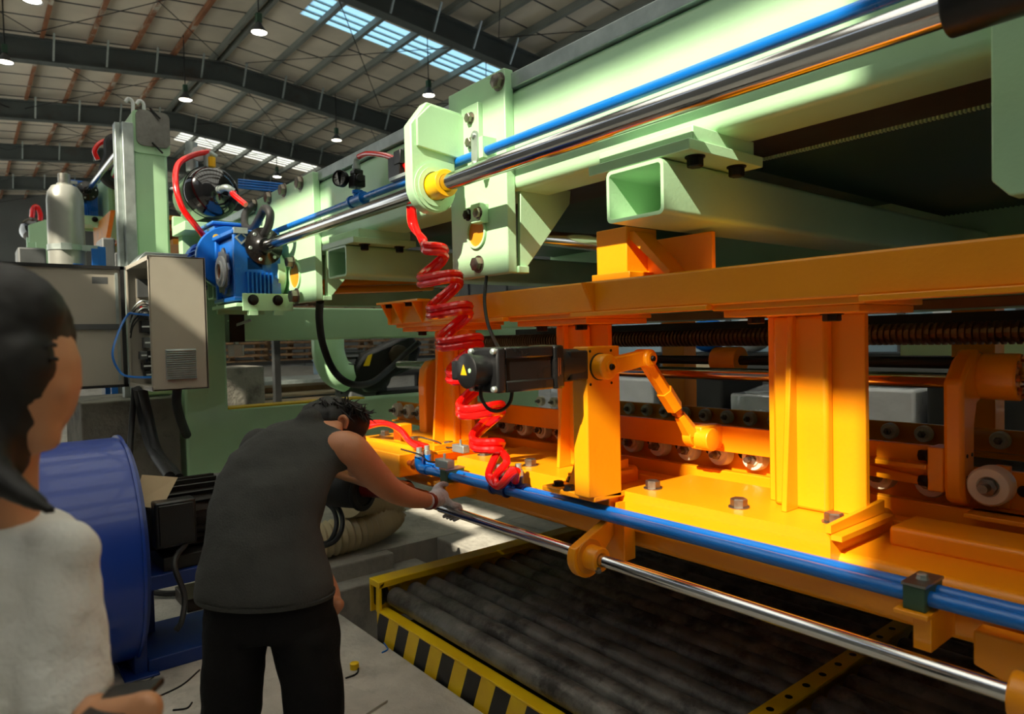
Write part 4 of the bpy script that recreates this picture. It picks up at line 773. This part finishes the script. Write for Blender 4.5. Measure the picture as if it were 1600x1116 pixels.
# far small press parts left of the cylinder
q = P(52, 356, X=-16); t = thing('air_receiver', 'tiny far black tank with a red hose left of the gas cylinder', 'tank', q)
part('shell', MB().lathe([(0, .1), (.14, .06), (.2, -.05), (.2, -.5), (0, -.6)], q, (1, 0, 0), 20), 'tank', t); part('valve', MB().cyl(q+V3((-.1, 0, .18)), q+V3((-.1, 0, .36)), .04), 'galv', t); part('stand', MB().box(q.x-.3, q.x-.1, q.y-.1, q.y+.1, 0, q.z-.15), 'green', t)
solo('air_hose', MB().tube(crv([P(50, 340, X=-15.9), P(52, 326, X=-15.9), P(58, 323, X=-15.9), P(63, 335, X=-15.9), P(63, 345, X=-15.9)], 5), .045), 'red', 'short far red hose over the tiny tank', 'hose')
q = P(66, 362, X=-15); solo('bearing_bracket', MB().prism([(q.y-.2, q.z-.2), (q.y+.2, q.z-.2), (q.y+.2, q.z+.2), (q.y+.05, q.z+.22), (q.y-.2, q.z+.1)], 'x', q.x-.1, q.x).box(q.x-.1, q.x, q.y-.1, q.y+.1, 0, q.z-.2), 'green', 'small far green bracket beside the tiny tank', 'bracket')
q = P(50, 395, X=-9.5); t = thing('dark_machine', 'dark grey ribbed housing behind the cabinet door', 'machine', (-8.7, .6, 0))
for i, (u0, u1, v0, v1) in enumerate(((28, 72, 388, 408), (160, 180, 372, 410), (178, 200, 395, 412))):
    a, b2_ = P(u0, v1, X=-8.5), P(u1, v0, X=-8.5); part('housing', MB().box(-8.9, -8.5, a.y, b2_.y, 0, b2_.z), 'dgrey', t, .02)
# ---------------------------------------------------------------- blue fan with motor
fan = thing('exhaust_fan', 'big blue drum fan housing standing on the floor', 'fan', (-3.99, .4, 0))
fz, fr = .575, .56
part('drum', MB().lathe([(.1, .17), (fr-.012, .17), (fr, .18), (fr, .61), (fr-.012, .62), (.1, .62)], (-4.02, 0, fz), (0, 1, 0), 64), 'fblue', fan)
for y in (.165, .61): part('rim', MB().ring((-4.02, y, fz), (0, 1, 0), fr-.02, fr+.012, .012, 64), 'fblue', fan)
part('back_disc', MB().ring((-4.02, .625, fz), (0, 1, 0), .1, fr-.03, .02, 48), 'dblue', fan)
part('foot', MB().box(-4.3, -3.72, .60, .66, 0, .5).box(-4.35, -3.66, .55, .70, 0, .012), 'dblue', fan, .004)
fm = thing('fan_motor', 'dark ribbed electric motor beside the blue fan on a blue base', 'motor', (-3.95, .85, .46))
mc = V3((-3.97, .70, .70)); part('stator', MB().cyl(mc, mc+V3((0, .36, 0)), .165, n=32), 'dark', fm)
for k in range(24):
    a = 2*math.pi*k/24; part('cooling_fin', MB().obox(mc+V3((.178*math.cos(a), .22, .178*math.sin(a))), (0, .14, 0), (.018*math.cos(a), 0, .018*math.sin(a)), (-.004*math.sin(a), 0, .004*math.cos(a))), 'dark', fm)
part('fan_cowl', MB().lathe([(.19, 0), (.195, .2), (.17, .25), (0, .26)], mc+V3((0, .36, 0)), (0, 1, 0), 32), 'dgrey', fm)
part('terminal_box', MB().box(-3.80, -3.70, .71, .90, .60, .83), 'black', fm, .01); part('terminal_lid', MB().box(-3.70, -3.69, .725, .885, .615, .815), 'black', fm, .004)
part('feet', MB().box(-4.1, -3.75, .75, 1.05, .47, .54), 'dark', fm, .005)
bs = thing('motor_stand', 'low blue steel base frame under the fan motor', 'stand', (-3.97, 1.0, 0))
part('top_channel', MB().box(-4.18, -3.72, .66, 1.5, .40, .47), 'dblue', bs, .004); part('bottom_channel', MB().box(-4.2, -3.70, .66, 1.6, 0, .07), 'dblue', bs, .004)
for y in (.7, 1.45): part('leg', MB().box(-4.16, -4.06, y, y+.06, .07, .4).box(-3.82, -3.74, y, y+.06, .07, .4) if y > 1 else MB().box(-4.16, -4.06, y, y+.06, .07, .4), 'dblue', bs)
cp = P(240, 768, X=-3.78); solo('instruction_card', MB().add([P(208, 790, X=-3.80), P(252, 796, X=-3.76), P(278, 746, X=-3.80), P(222, 742, X=-3.84)]+[p+V3((-.006, 0, -.002)) for p in (P(208, 790, X=-3.80), P(252, 796, X=-3.76), P(278, 746, X=-3.80), P(222, 742, X=-3.84))], [(0, 1, 2, 3), (7, 6, 5, 4), (0, 4, 5, 1), (1, 5, 6, 2), (2, 6, 7, 3), (3, 7, 4, 0)]), 'paper', 'brown card in a plastic sleeve on the fan motor', 'card')
solo('motor_lead', MB().tube(crv([V3((-3.72, .85, .6)), P(272, 880, X=-3.6), P(288, 930, X=-3.55), P(284, 970, X=-3.5), P(275, 985, X=-3.5)], 6), .014, 8), 'rubber', 'black lead hanging from the fan motor to the floor', 'cable')
solo('floor_cable', MB().tube(crv([P(215, 920, Z=.05), P(260, 928, Z=.03), P(310, 922, Z=.03)], 5), .02, 8), 'rubber', 'black cable lying on the floor behind the fan base', 'cable')
solo('wood_offcut', MB().box(-4.7, -4.4, 1.0, 1.5, 0, .08), 'brown', 'dark timber offcut on the floor behind the fan base', 'timber', .004)
# ---------------------------------------------------------------- small things by the portal
t = thing('junction_box', 'narrow black junction box hanging under the gear motor', 'box', (-5.3, 1.6, 1.55))
a, b2_ = P(357, 505, X=-5.5), P(380, 475, X=-5.5); part('box', MB().box(-5.6, -5.48, a.y, b2_.y+.0, 1.62, 1.86), 'black', t, .005)
part('bracket', MB().bar(P(360, 512, X=-5.52), P(392, 500, X=-5.45), .04, .02).bar(P(358, 500, X=-5.5), P(372, 530, X=-5.5), .03, .02), 'galv', t)
q = P(369, 548, X=-5.5); t = thing('white_cup', 'white plastic sensor cup hanging under the junction box', 'cup', (q.x, q.y, q.z-.05))
part('cup', MB().lathe([(.0, -.045), (.055, -.045), (.06, -.04), (.06, .045), (.02, .05), (.02, .12), (.012, .16)], q, (0, 0, 1), 6), 'white', t)
solo('hanging_conduit', MB().tube(crv([P(500, 470, Y=2.0), P(499, 500, Y=2.1), P(505, 540, Y=2.2), P(522, 580, Y=2.3), P(548, 600, Y=2.4), P(580, 598, Y=2.8), P(607, 578, Y=3.2), P(630, 556, Y=3.4), P(655, 535, Y=3.5)], 6), .028, 10), 'rubber', 'black ribbed conduit sagging from the green plate to the belt drive', 'conduit')
pu = thing('belt_pump', 'dark pump with motor and black belt guard behind the green portal', 'pump', (-7.1, 3.6, 0))
c_ = P(560, 580, X=-7.0)
part('motor', MB().cyl((-7.0, c_.y-.25, c_.z), (-7.0, c_.y+.3, c_.z), .21, n=28), 'dgrey', pu)
for k in range(16): an = math.pi*2*k/16; part('motor_fin', MB().obox((-7.0+.22*math.cos(an), c_.y-.08, c_.z+.22*math.sin(an)), (0, .14, 0), (.02*math.cos(an), 0, .02*math.sin(an)), (-.006*math.sin(an), 0, .006*math.cos(an))), 'dgrey', pu)
part('gearcase', MB().box(-7.2, -6.8, c_.y-.2, c_.y+.25, c_.z-.35, c_.z-.12), 'dgrey', pu, .02)
gp = [P(u, v, X=-6.7) for u, v in ((560, 600), (556, 575), (572, 553), (600, 540), (645, 520), (660, 545), (650, 575), (615, 590), (595, 612), (573, 614))]
part('guard_shell', MB().prism([(p.y, p.z) for p in gp], 'x', -6.9, -6.7), 'black', pu, .04)
yp = [P(u, v, X=-6.69) for u, v in ((568, 572), (577, 572), (582, 553), (575, 556))]
part('yellow_mark', MB().prism([(p.y, p.z) for p in yp], 'x', -6.695, -6.69), 'yellow', pu)
part('pulley', MB().lathe([(.12, 0), (.12, .03), (.1, .04), (0, .04)], P(622, 556, X=-6.7), (1, 0, 0), 28), 'brown', pu)
part('frame', MB().box(-7.4, -6.6, c_.y-.35, c_.y+1.2, .74, .80), 'green', pu, .005)
for x, y in ((-6.7, -.25), (-6.7, 1.1), (-7.3, -.25)): part('leg', MB().box(x-.04, x+.04, c_.y+y-.04, c_.y+y+.04, 0, .74), 'green', pu)
part('pump_case', MB().box(-7.25, -6.75, c_.y+.1, c_.y+.9, .80, 1.05), 'dark', pu, .03)
solo('suction_pipe', MB().tube(crv([P(512, 530, X=-6.9), P(514, 555, X=-6.9), P(525, 580, X=-6.9), P(545, 590, X=-6.9)], 6), .17, 20), 'green', 'curved pale green pipe dropping from the portal beam to the pump', 'pipe')
# corrugated duct, hoses and dark motor by the worker
pts = crv([P(470, 850, Z=.14), P(530, 838, Z=.14), P(580, 822, Z=.15), P(606, 806, Z=.17), P(606, 792, Z=.24), P(585, 782, Z=.33), P(545, 780, Z=.42)], 12)
solo('flexible_duct', MB().tube(pts, [.112 if i % 2 else .138 for i in range(len(pts))], 24), 'duct', 'beige corrugated flexible duct curling on the concrete behind the worker', 'duct')
for i in range(2):
    solo('rubber_hose', MB().tube(crv([P(500+i*6, 780, Y=1.9), P(520+i*9, 795, Y=1.9), P(526+i*9, 820, Y=1.85), P(516+i*8, 845, Y=1.8), P(497, 852+i*5, Y=1.75)], 6), .016, 8), 'rubber', 'dark rubber hose looping behind the worker\'s waist', 'hose', group='pair of dark hose loops')
t = thing('brake_motor', 'dark brown round motor behind the worker\'s arm', 'motor', (-4.1, 2.0, .6)); q = P(556, 763, Y=2.0)
part('housing', MB().cyl((q.x-.1, q.y-.12, q.z), (q.x+.12, q.y, q.z), .115, n=28).ring((q.x+.1, q.y-.01, q.z), (1, .5, 0), .09, .13, .03), 'dark', t, .006)
part('shaft_cover', MB().cyl((q.x+.1, q.y, q.z+.02), (q.x+.5, q.y+.1, q.z+.05), .06, n=24), 'red2', t)
part('mount', MB().bar((q.x+.1, q.y, q.z+.05), (-3.4, 1.86, .92), .06, .06), 'orange', t, .006)
solo('pipe_support', MB().box(-9.1, -9.0, P(420, 290, X=-9).y, P(420, 290, X=-9).y+.08, 0, P(420, 300, X=-9).z), 'dark', 'thin dark post under the bundle of blue pipes', 'post')
# litter on the floor
q = P(554, 1045, Z=0); solo('bottle_cap', MB().lathe([(.022, 0), (.022, .028), (.018, .03), (0, .03)], (q.x, q.y, 0), (0, 0, 1), 20), 'yellow', 'small yellow plastic cap on the concrete floor', 'cap')
q = P(262, 1026, Z=0); solo('loose_nut', MB().lathe([(.02, 0), (.02, .03), (.01, .03)], (q.x, q.y, 0), (0, 0, 1), 8).cyl((q.x, q.y, .012), (q.x+.13, q.y+.05, .006), .005, n=6), 'dbolt', 'loose dark bolt lying on the floor behind the worker', 'bolt')
for i, (a, c) in enumerate((((240, 1092), (312, 1047)), ((270, 1110), (300, 1098)), ((540, 1060), (560, 1040)), ((597, 1020), (600, 1005)), ((208, 1066), (240, 1058)))):
    a, c = P(*a, Z=.004), P(*c, Z=.004)
    solo('wire_scrap', MB().tube(crv([a, (a+c)/2+V3((.03, .01, 0)), c], 5), .004, 6), ['rubber', 'dark', 'dark', 'blue', 'rubber'][i], ['long dark wire scrap on the floor left of the worker', 'short dark wire scrap on the floor near the white sleeve', 'straight thin rod on the floor by the yellow cap', 'bit of blue wire at the edge of the pit', 'small dark wire bit beside the fan'][i], 'wire')
# ================================================================ stored goods in the background
pal0 = None
def pallet_mesh(c):
    mb = MB(); x, y, z = c
    for k in range(3): mb.box(x-.05, x+.05-.1+.1, y-.55+k*.5, y-.45+k*.5, z+.03, z+.10)
    for k in range(3): mb.box(x-.5+.45*k, x-.4+.45*k, y-.55, y+.55, z+.1, z+.122).box(x-.5+.45*k, x-.4+.45*k, y-.55, y+.55, z, z+.025)
    return mb
solo('pallet_rack', MB().box(-14.9, -13.9, 3.6, 10, 1.18, 1.25).box(-14.8, -14.6, 3.7, 3.9, 0, 1.18).box(-14.8, -14.6, 9.6, 9.8, 0, 1.18).box(-14.2, -14, 6.6, 6.8, 0, 1.18), 'dark', 'dark steel rack under the stacked pallets', 'rack')
for ci in range(5):
    for k in range(17):
        c = V3((-14.4, 4.3+ci*1.18, 1.25+k*.123))
        if pal0 is None: pal0 = solo('wooden_pallet', pallet_mesh(c), 'wood', 'old brown wooden pallet stacked with others behind the green portal', 'pallet', group='stacked wooden pallets'); o = pal0
        else: o = pal0.copy(); COL.objects.link(o)
        o.location = c+V3((random.uniform(-.05, .05), random.uniform(-.025, .025), 0)); o.rotation_euler.z = random.uniform(-.015, .015)
for i in range(3):
    a = P(503+i*36, 588, X=-12); a.z = P(503, 588, X=-12).z; t = thing('plastic_crate', ['blue grey plastic crate before the pallets, next to the concrete block', 'middle blue grey plastic crate before the pallets', 'blue grey plastic crate before the pallets, next to the belt pump'][i], 'crate', a, 'blue grey crates on the sheet pile')
    part('crate', MB().box(a.x-.4, a.x, a.y, a.y+.40, a.z, a.z+.3), 'crate', t, .02)
    for k in range(5): part('crate_rib', MB().box(a.x, a.x+.015, a.y+.03+k*.08, a.y+.045+k*.08, a.z, a.z+.3), 'crate', t)
    part('crate_rim', MB().box(a.x-.42, a.x+.02, a.y-.01, a.y+.41, a.z+.27, a.z+.31), 'crate', t, .004)
zt = P(503, 588, X=-12).z; yb = P(440, 590, X=-12).y
solo('steel_table', MB().box(-12.6, -11.6, yb, yb+3.2, zt-.06, zt).box(-12.5, -12.4, yb+.1, yb+.2, 0, zt-.06).box(-11.8, -11.7, yb+.1, yb+.2, 0, zt-.06).box(-12.5, -12.4, yb+3, yb+3.1, 0, zt-.06).box(-11.8, -11.7, yb+3, yb+3.1, 0, zt-.06), 'dark', 'dark steel table carrying the blue grey crates', 'table')
zz = .72
for k in range(9):
    th = random.choice((.03, .05, .07)); y0 = 2.9+random.uniform(-.15, .2); x1 = -9.4+random.uniform(-.15, .15)
    solo('sheet_stack', MB().box(x1-1.3, x1, y0, y0+random.uniform(1.6, 2.0), zz, zz+th), ['sheet', 'wood', 'sheet', 'galv', 'sheet'][k % 5], ['bottom', 'second', 'third', 'fourth', 'fifth', 'sixth', 'seventh', 'eighth', 'top'][k]+' flat board, counted upwards, in the pile beyond the green portal', 'board', group='pile of boards beyond the portal'); zz += th
solo('wrapped_crate', MB().box(-10.6, -9.4, 2.95, 4.3, 0, .72), 'film', 'white film wrapped crate under the pile of boards', 'crate', .02)
solo('wrapped_crate', MB().box(-10.6, -9.4, 4.4, 5.6, 0, .66), 'film', 'white film wrapped crate half hidden by the worker\'s head', 'crate', .02)
for i in range(6): solo('white_sack', MB().box(-8.6, -7.9, 3.9, 5.0, .62+.055*i, .668+.055*i), 'film', ['lowest', 'second lowest', 'third lowest', 'third highest', 'second highest', 'topmost'][i]+' folded white sheet in the small pile behind the pump', 'sheet', .012, 'folded white sheets behind the pump')
solo('sheet_bench', MB().box(-8.7, -7.8, 3.8, 5.1, .56, .62).box(-8.65, -8.55, 3.9, 4, 0, .56).box(-7.95, -7.85, 4.9, 5, 0, .56), 'dark', 'low dark bench under the folded white sheets', 'bench')
# goods seen through the press
random.seed(11)
for i in range(7):
    x = -7.8+i*1.05; solo('wrapped_goods', MB().box(x, x+.95, 7.0, 7.9, 0, .9+.12*(i % 3)), ['silver', 'film', 'dark'][i % 3], ['silver foil wrapped bundle', 'white wrapped bundle', 'dark box'][i % 3]+' behind the press, '+['first', 'second', 'third', 'fourth', 'fifth', 'sixth', 'seventh'][i]+' of the row from the portal', 'bundle', .03, 'wrapped bundles behind the press')
for i in range(7):
    x = -7.32+i*1.05; a = random.uniform(-.3, .3); z = .92+.12*(i % 3)
    solo('foil_sheet', MB().obox((x, 7.4, z+.03), (.4*math.cos(a), .4*math.sin(a), .02), (-.2*math.sin(a), .2*math.cos(a), .03), (0, 0, .008)), ['silver', 'film', 'paper'][i % 3], ['crumpled silver sheet lying on the bundles behind the press', 'white sheet lying on the bundles behind the press', 'brown cardboard lying on the bundles behind the press'][i % 3], 'sheet', group='loose sheets behind the press')
q = P(1107, 550, Y=8.5); solo('blue_bag', MB().ball((q.x, 8.5, 1.58), (.3, .2, .25)), 'blue', 'bright blue bag on the bench behind the threaded spindle', 'bag')
q = P(1150, 548, Y=8.5); solo('white_bag', MB().ball((q.x+.25, 8.5, 1.58), (.3, .2, .25)), 'white', 'white bag next to the bright blue bag', 'bag')
q = P(1460, 545, Y=5.6); solo('perforated_strip', MB().box(-2.2, -1.3, 5.55, 5.6, q.z-.05, q.z+.06), 'green', 'pale green drilled strip behind the rods', 'strip', .003)
solo('goods_bench', MB().box(-7, -1, 8.2, 8.8, 1.28, 1.33).box(-6.9, -6.8, 8.3, 8.4, 0, 1.28).box(-1.2, -1.1, 8.3, 8.4, 0, 1.28), 'dark', 'long dark bench carrying the bags behind the press', 'bench')
# ================================================================ people
def fused(name, mb, mt, parent, vox=.012, sm=6, disp=0, dscale=.12):
    o = part(name, mb, mt, parent)
    r = o.modifiers.new('remesh', 'REMESH'); r.mode = 'VOXEL'; r.voxel_size = vox; r.use_smooth_shade = True
    s = o.modifiers.new('smooth', 'SMOOTH'); s.iterations = sm; s.factor = .5
    if disp:
        tx = bpy.data.textures.new(name+'_folds', 'CLOUDS'); tx.noise_scale = dscale; d = o.modifiers.new('folds', 'DISPLACE'); d.texture = tx; d.strength = disp; d.mid_level = .5; d.texture_coords = 'LOCAL'
    return o
HF = V3((FW.x, FW.y, 0)).normalized()
def sec(u, v, hw, D, dep): return (P(u, v, D=D), RT*(hw*D/F), HF*dep)
def chain(mb, pts, rs, n=14):
    c = crv(pts, 5); m_ = len(pts)-1; R = []
    for i in range(len(c)):
        t = i/5; k = min(int(t), m_-1); R.append(rs[k]+(rs[k+1]-rs[k])*(t-k))
    return mb.tube(c, R, n).ball(pts[0], rs[0]*.98).ball(pts[-1], rs[-1]*.98)
# ---- bending worker
man = thing('person', 'person in a charcoal sleeveless shirt and black trousers bending to grip the chrome rod', 'person', (-2.25, .75, 0))
mb = MB()
sh_, el, wr_ = P(546, 702, D=2.53), P(612, 766, D=2.76), P(673, 783, D=2.94)
chain(mb, [P(520, 706, D=2.55), sh_, P(582, 739, D=2.65), el, P(645, 779, D=2.86), wr_], [.07, .066, .06, .05, .042, .031])
chain(mb, [P(440, 700, D=2.74), P(452, 770, D=2.86), P(480, 860, D=2.82), P(512, 915, D=2.62), P(521, 945, D=2.52)], [.066, .056, .046, .036, .033])
mb.loft([sec(470, 720, 60, 2.58, .1), sec(490, 668, 46, 2.63, .075), sec(505, 655, 34, 2.68, .06), sec(525, 655, 32, 2.74, .06)])
hd = P(527, 662, D=2.74)
mb.ball(hd, (.083, .088, .098)).ball(P(556, 690, D=2.78), (.045, .045, .05))
mb.ball(P(568, 690, D=2.78), .014)
for s_ in (P(527, 945, D=2.5), P(519, 955, D=2.5)): mb.ball(s_, .028)
fused('body', mb, 'skin', man, .010, 6)
part('ear', MB().tube(crv([P(531, 667, D=2.65), P(531, 655, D=2.65), P(537, 651, D=2.645), P(542, 658, D=2.645), P(539, 669, D=2.65)], 4), .008, 8).ball(P(536, 660, D=2.66), (.012, .012, .022)), 'skin', man)
mb = MB().ball(P(519, 655, D=2.745), (.112, .115, .095)).ball(P(546, 660, D=2.76), (.078, .085, .085)).ball(P(497, 652, D=2.71), (.075, .075, .066))
random.seed(5)
hair = fused('hair', mb, 'hair', man, .011, 4, .012, .03)
mb = MB()
for k in range(320):
    u = random.uniform(484, 572); v = 655-30*math.sqrt(max(0, 1-((u-524)/52)**2))*random.uniform(.25, 1); D = random.uniform(2.66, 2.76)
    if 526 < u < 546 and v > 648: continue
    p = P(u, v, D=D); d = RT*random.uniform(-.005, .035)+V3((0, 0, random.uniform(-.035, .02)))+HF*random.uniform(-.02, .02)
    mb.tube([p-d*.5, p, p+d*.7, p+d*1.3], [.0035, .0035, .0025, .0008], 5)
part('hair_strands', mb, 'hair', man, kind='stuff')
mb = MB().loft([sec(415, 928, 108, 2.33, .155), sec(414, 905, 108, 2.335, .158), sec(411, 870, 97, 2.345, .15), sec(412, 830, 88, 2.37, .15), sec(417, 785, 88, 2.42, .15), sec(432, 745, 92, 2.47, .15), sec(452, 708, 92, 2.53, .14), sec(466, 682, 76, 2.58, .115), sec(474, 664, 48, 2.62, .085), sec(480, 655, 22, 2.64, .05)], 28)
mb.ball(P(530, 706, D=2.535), (.075, .075, .08)).ball(P(408, 702, D=2.68), (.085, .085, .08)).ball(P(484, 656, D=2.63), (.05, .05, .04))
fused('shirt', mb, 'shirt', man, .011, 5, .028, .14)
part('shirt_hem', MB().loft([sec(415, 931, 107, 2.33, .155), sec(415, 925, 108, 2.33, .157)], 40), 'shirt', man)
mb = MB().loft([sec(415, 890, 95, 2.33, .13), sec(418, 925, 101, 2.33, .14), sec(419, 965, 100, 2.32, .135), sec(419, 990, 98, 2.31, .125)], 24)
mb.loft([sec(374, 955, 50, 2.32, .11), sec(369, 985, 51, 2.3, .11), sec(364, 1060, 47, 2.27, .1), sec(362, 1116, 44, 2.25, .095), (V3((-2.335, .635, .10)), RT*.085, HF*.095), (V3((-2.335, .635, .03)), RT*.09, HF*.10)], 20)
mb.loft([sec(468, 955, 50, 2.34, .11), sec(477, 985, 52, 2.31, .11), sec(486, 1060, 48, 2.27, .1), sec(490, 1116, 45, 2.25, .095), (V3((-2.16, .855, .10)), RT*.085, HF*.095), (V3((-2.16, .855, .03)), RT*.09, HF*.10)], 20)
fused('trousers', mb, 'pants', man, .011, 5, .03, .16)
for q in (V3((-2.335, .635, 0)), V3((-2.16, .855, 0))): part('shoe', MB().loft([(q+V3((0, 0, .005))+HF*.05, RT*.05, HF*.15), (q+V3((0, 0, .03))+HF*.05, RT*.052, HF*.155), (q+V3((0, 0, .07))+HF*.02, RT*.045, HF*.11), (q+V3((0, 0, .10))-HF*.01, RT*.04, HF*.07)], 18), 'black', man)
# glove closing round the rod: palm, four fingers, thumb
R0 = V3((-2.585, 1.67, .839))
pal = P(686, 777, D=3.03)
mb = MB(); chain(mb, [P(671, 783, D=2.935), P(679, 780, D=2.98), pal], [.036, .039, .042])
mb.ball(pal, (.048, .045, .04))
for k in range(4):
    x = -2.60+.027*k+.012; rr = .034
    pts = [pal+V3((-.03+.022*k, .015, -.005))]+[V3((x, 1.67+rr*math.cos(a), .839+rr*math.sin(a))) for a in (math.radians(100), math.radians(50), math.radians(0), math.radians(-50), math.radians(-95))]
    chain(mb, pts, [.014, .0135, .0125, .0115, .0105, .0095], 10)
chain(mb, [pal+V3((.0, -.02, .01)), P(681, 764, D=3.02), P(690, 757, D=3.05), P(698, 757, D=3.07)], [.017, .016, .014, .011], 10)
fused('glove', mb, 'glove', man, .0055, 3)
part('glove_cuff', MB().tube([P(669, 783.5, D=2.925), P(673, 783, D=2.945)], [.037, .037], 18), 'red2', man)
# ---- onlooker in the foreground
wo_ = thing('person', 'onlooker with dark hair and a white short sleeved shirt watching the work', 'person', (-1.15, .05, 0))
Dw = .95
mb = MB().ball(P(22, 585, D=Dw), (.078, .082, .112)).ball(P(34, 605, D=Dw-.01), (.05, .05, .085)).ball(P(50, 668, D=Dw-.01), (.034, .034, .038))
mb.loft([sec(40, 525, 44, Dw, .05), sec(44, 565, 44, Dw, .05), sec(44, 620, 44, Dw, .05), sec(38, 665, 42, Dw, .048), sec(30, 700, 30, Dw, .04)])
chain(mb, [P(82, 578, D=Dw-.01), P(90, 598, D=Dw-.01), P(97, 612, D=Dw-.01)], [.008, .010, .010])
mb.ball(P(87, 640, D=Dw), .011).ball(P(85, 652, D=Dw), .011).ball(P(72, 684, D=Dw), .02).ball(P(76, 540, D=Dw), .018)
mb.loft([sec(14, 650, 52, Dw, .055), sec(0, 720, 46, Dw, .055), sec(-18, 790, 62, Dw, .065), sec(-30, 850, 90, Dw, .07)])
chain(mb, [P(108, 1040, D=.92), P(112, 1085, D=.905), P(140, 1135, D=.89), P(200, 1122, D=.865), P(226, 1110, D=.855)], [.034, .036, .036, .028, .024])
for k in range(4): chain(mb, [P(215, 1105+7*k, D=.855), P(232, 1096+8*k, D=.85), P(240, 1103+8*k, D=.845)], [.011, .0105, .009], 10)
chain(mb, [P(205, 1112, D=.855), P(214, 1098, D=.85), P(226, 1093, D=.845)], [.012, .011, .009], 10)
fused('body', mb, 'wskin', wo_, .0065, 4)
mb = MB().ball(P(0, 530, D=Dw), (.088, .092, .108)).ball(P(-5, 600, D=Dw-.015), (.072, .078, .09)).ball(P(34, 500, D=Dw-.01), (.05, .055, .065)).ball(P(22, 575, D=Dw-.035), (.048, .052, .06)).ball(P(8, 640, D=Dw-.035), (.04, .045, .06)).ball(P(-12, 700, D=Dw-.04), (.042, .045, .06)).ball(P(46, 465, D=Dw), (.03, .035, .03))
chain(mb, [P(-45, 690, D=Dw-.05), P(-20, 735, D=Dw-.09), P(25, 765, D=Dw-.11), P(70, 792, D=Dw-.115), P(95, 806, D=Dw-.115)], [.05, .028, .016, .010, .004])
fused('hair', mb, 'hair', wo_, .008, 5, .006, .02)
part('eyelash', MB().tube(crv([P(78, 563, D=Dw-.035), P(85, 560, D=Dw-.03), P(90, 562, D=Dw-.025)], 4), .0025, 6), 'hair', wo_)
part('eyebrow', MB().tube(crv([P(72, 543, D=Dw-.035), P(80, 538, D=Dw-.032), P(87, 540, D=Dw-.025)], 4), .003, 6), 'hair', wo_)
mb = MB().loft([sec(-30, 805, 52, Dw, .07), sec(-30, 820, 120, Dw, .085), sec(-32, 850, 168, Dw, .10), sec(-36, 920, 172, Dw, .115), sec(-40, 1020, 168, Dw, .125), sec(-40, 1200, 160, Dw, .125), sec(-40, 1320, 165, Dw, .13)], 28)
mb.ball(P(90, 866, D=.93), (.052, .052, .048))
mb.loft([sec(86, 860, 50, .93, .055), sec(96, 930, 52, .925, .058), sec(98, 1010, 55, .92, .06), sec(102, 1090, 60, .91, .063)], 22)
fused('shirt', mb, 'tee', wo_, .008, 5, .016, .07)
mb = MB().loft([(V3((-1.15, .0, .86)), RT*.15, HF*.12), (V3((-1.15, 0, .7)), RT*.16, HF*.12)])
for s_ in (-1, 1):
    c_ = V3((-1.15, 0, 0))+RT*(.085*s_); mb.loft([(V3((c_.x, c_.y, .8)), RT*.085, HF*.1), (V3((c_.x, c_.y, .45)), RT*.07, HF*.08), (V3((c_.x, c_.y, .05)), RT*.06, HF*.07)])
fused('trousers', mb, 'pants', wo_, .014, 4)
for s_ in (-1, 1):
    c_ = V3((-1.15, 0, 0))+RT*(.085*s_); c_.z = 0
    part('shoe', MB().loft([(c_+V3((0, 0, .005))+HF*.05, RT*.045, HF*.13), (c_+V3((0, 0, .06))+HF*.03, RT*.042, HF*.11), (c_+V3((0, 0, .09)), RT*.04, HF*.06)], 16), 'black', wo_)
q = P(178, 1106, D=.87); solo('phone', MB().obox(q, RT*.035+V3((0, 0, .006)), HF*.06, V3((-.001, 0, .005))), 'black', 'black phone in the onlooker\'s hand below the white sleeve', 'phone', .003)
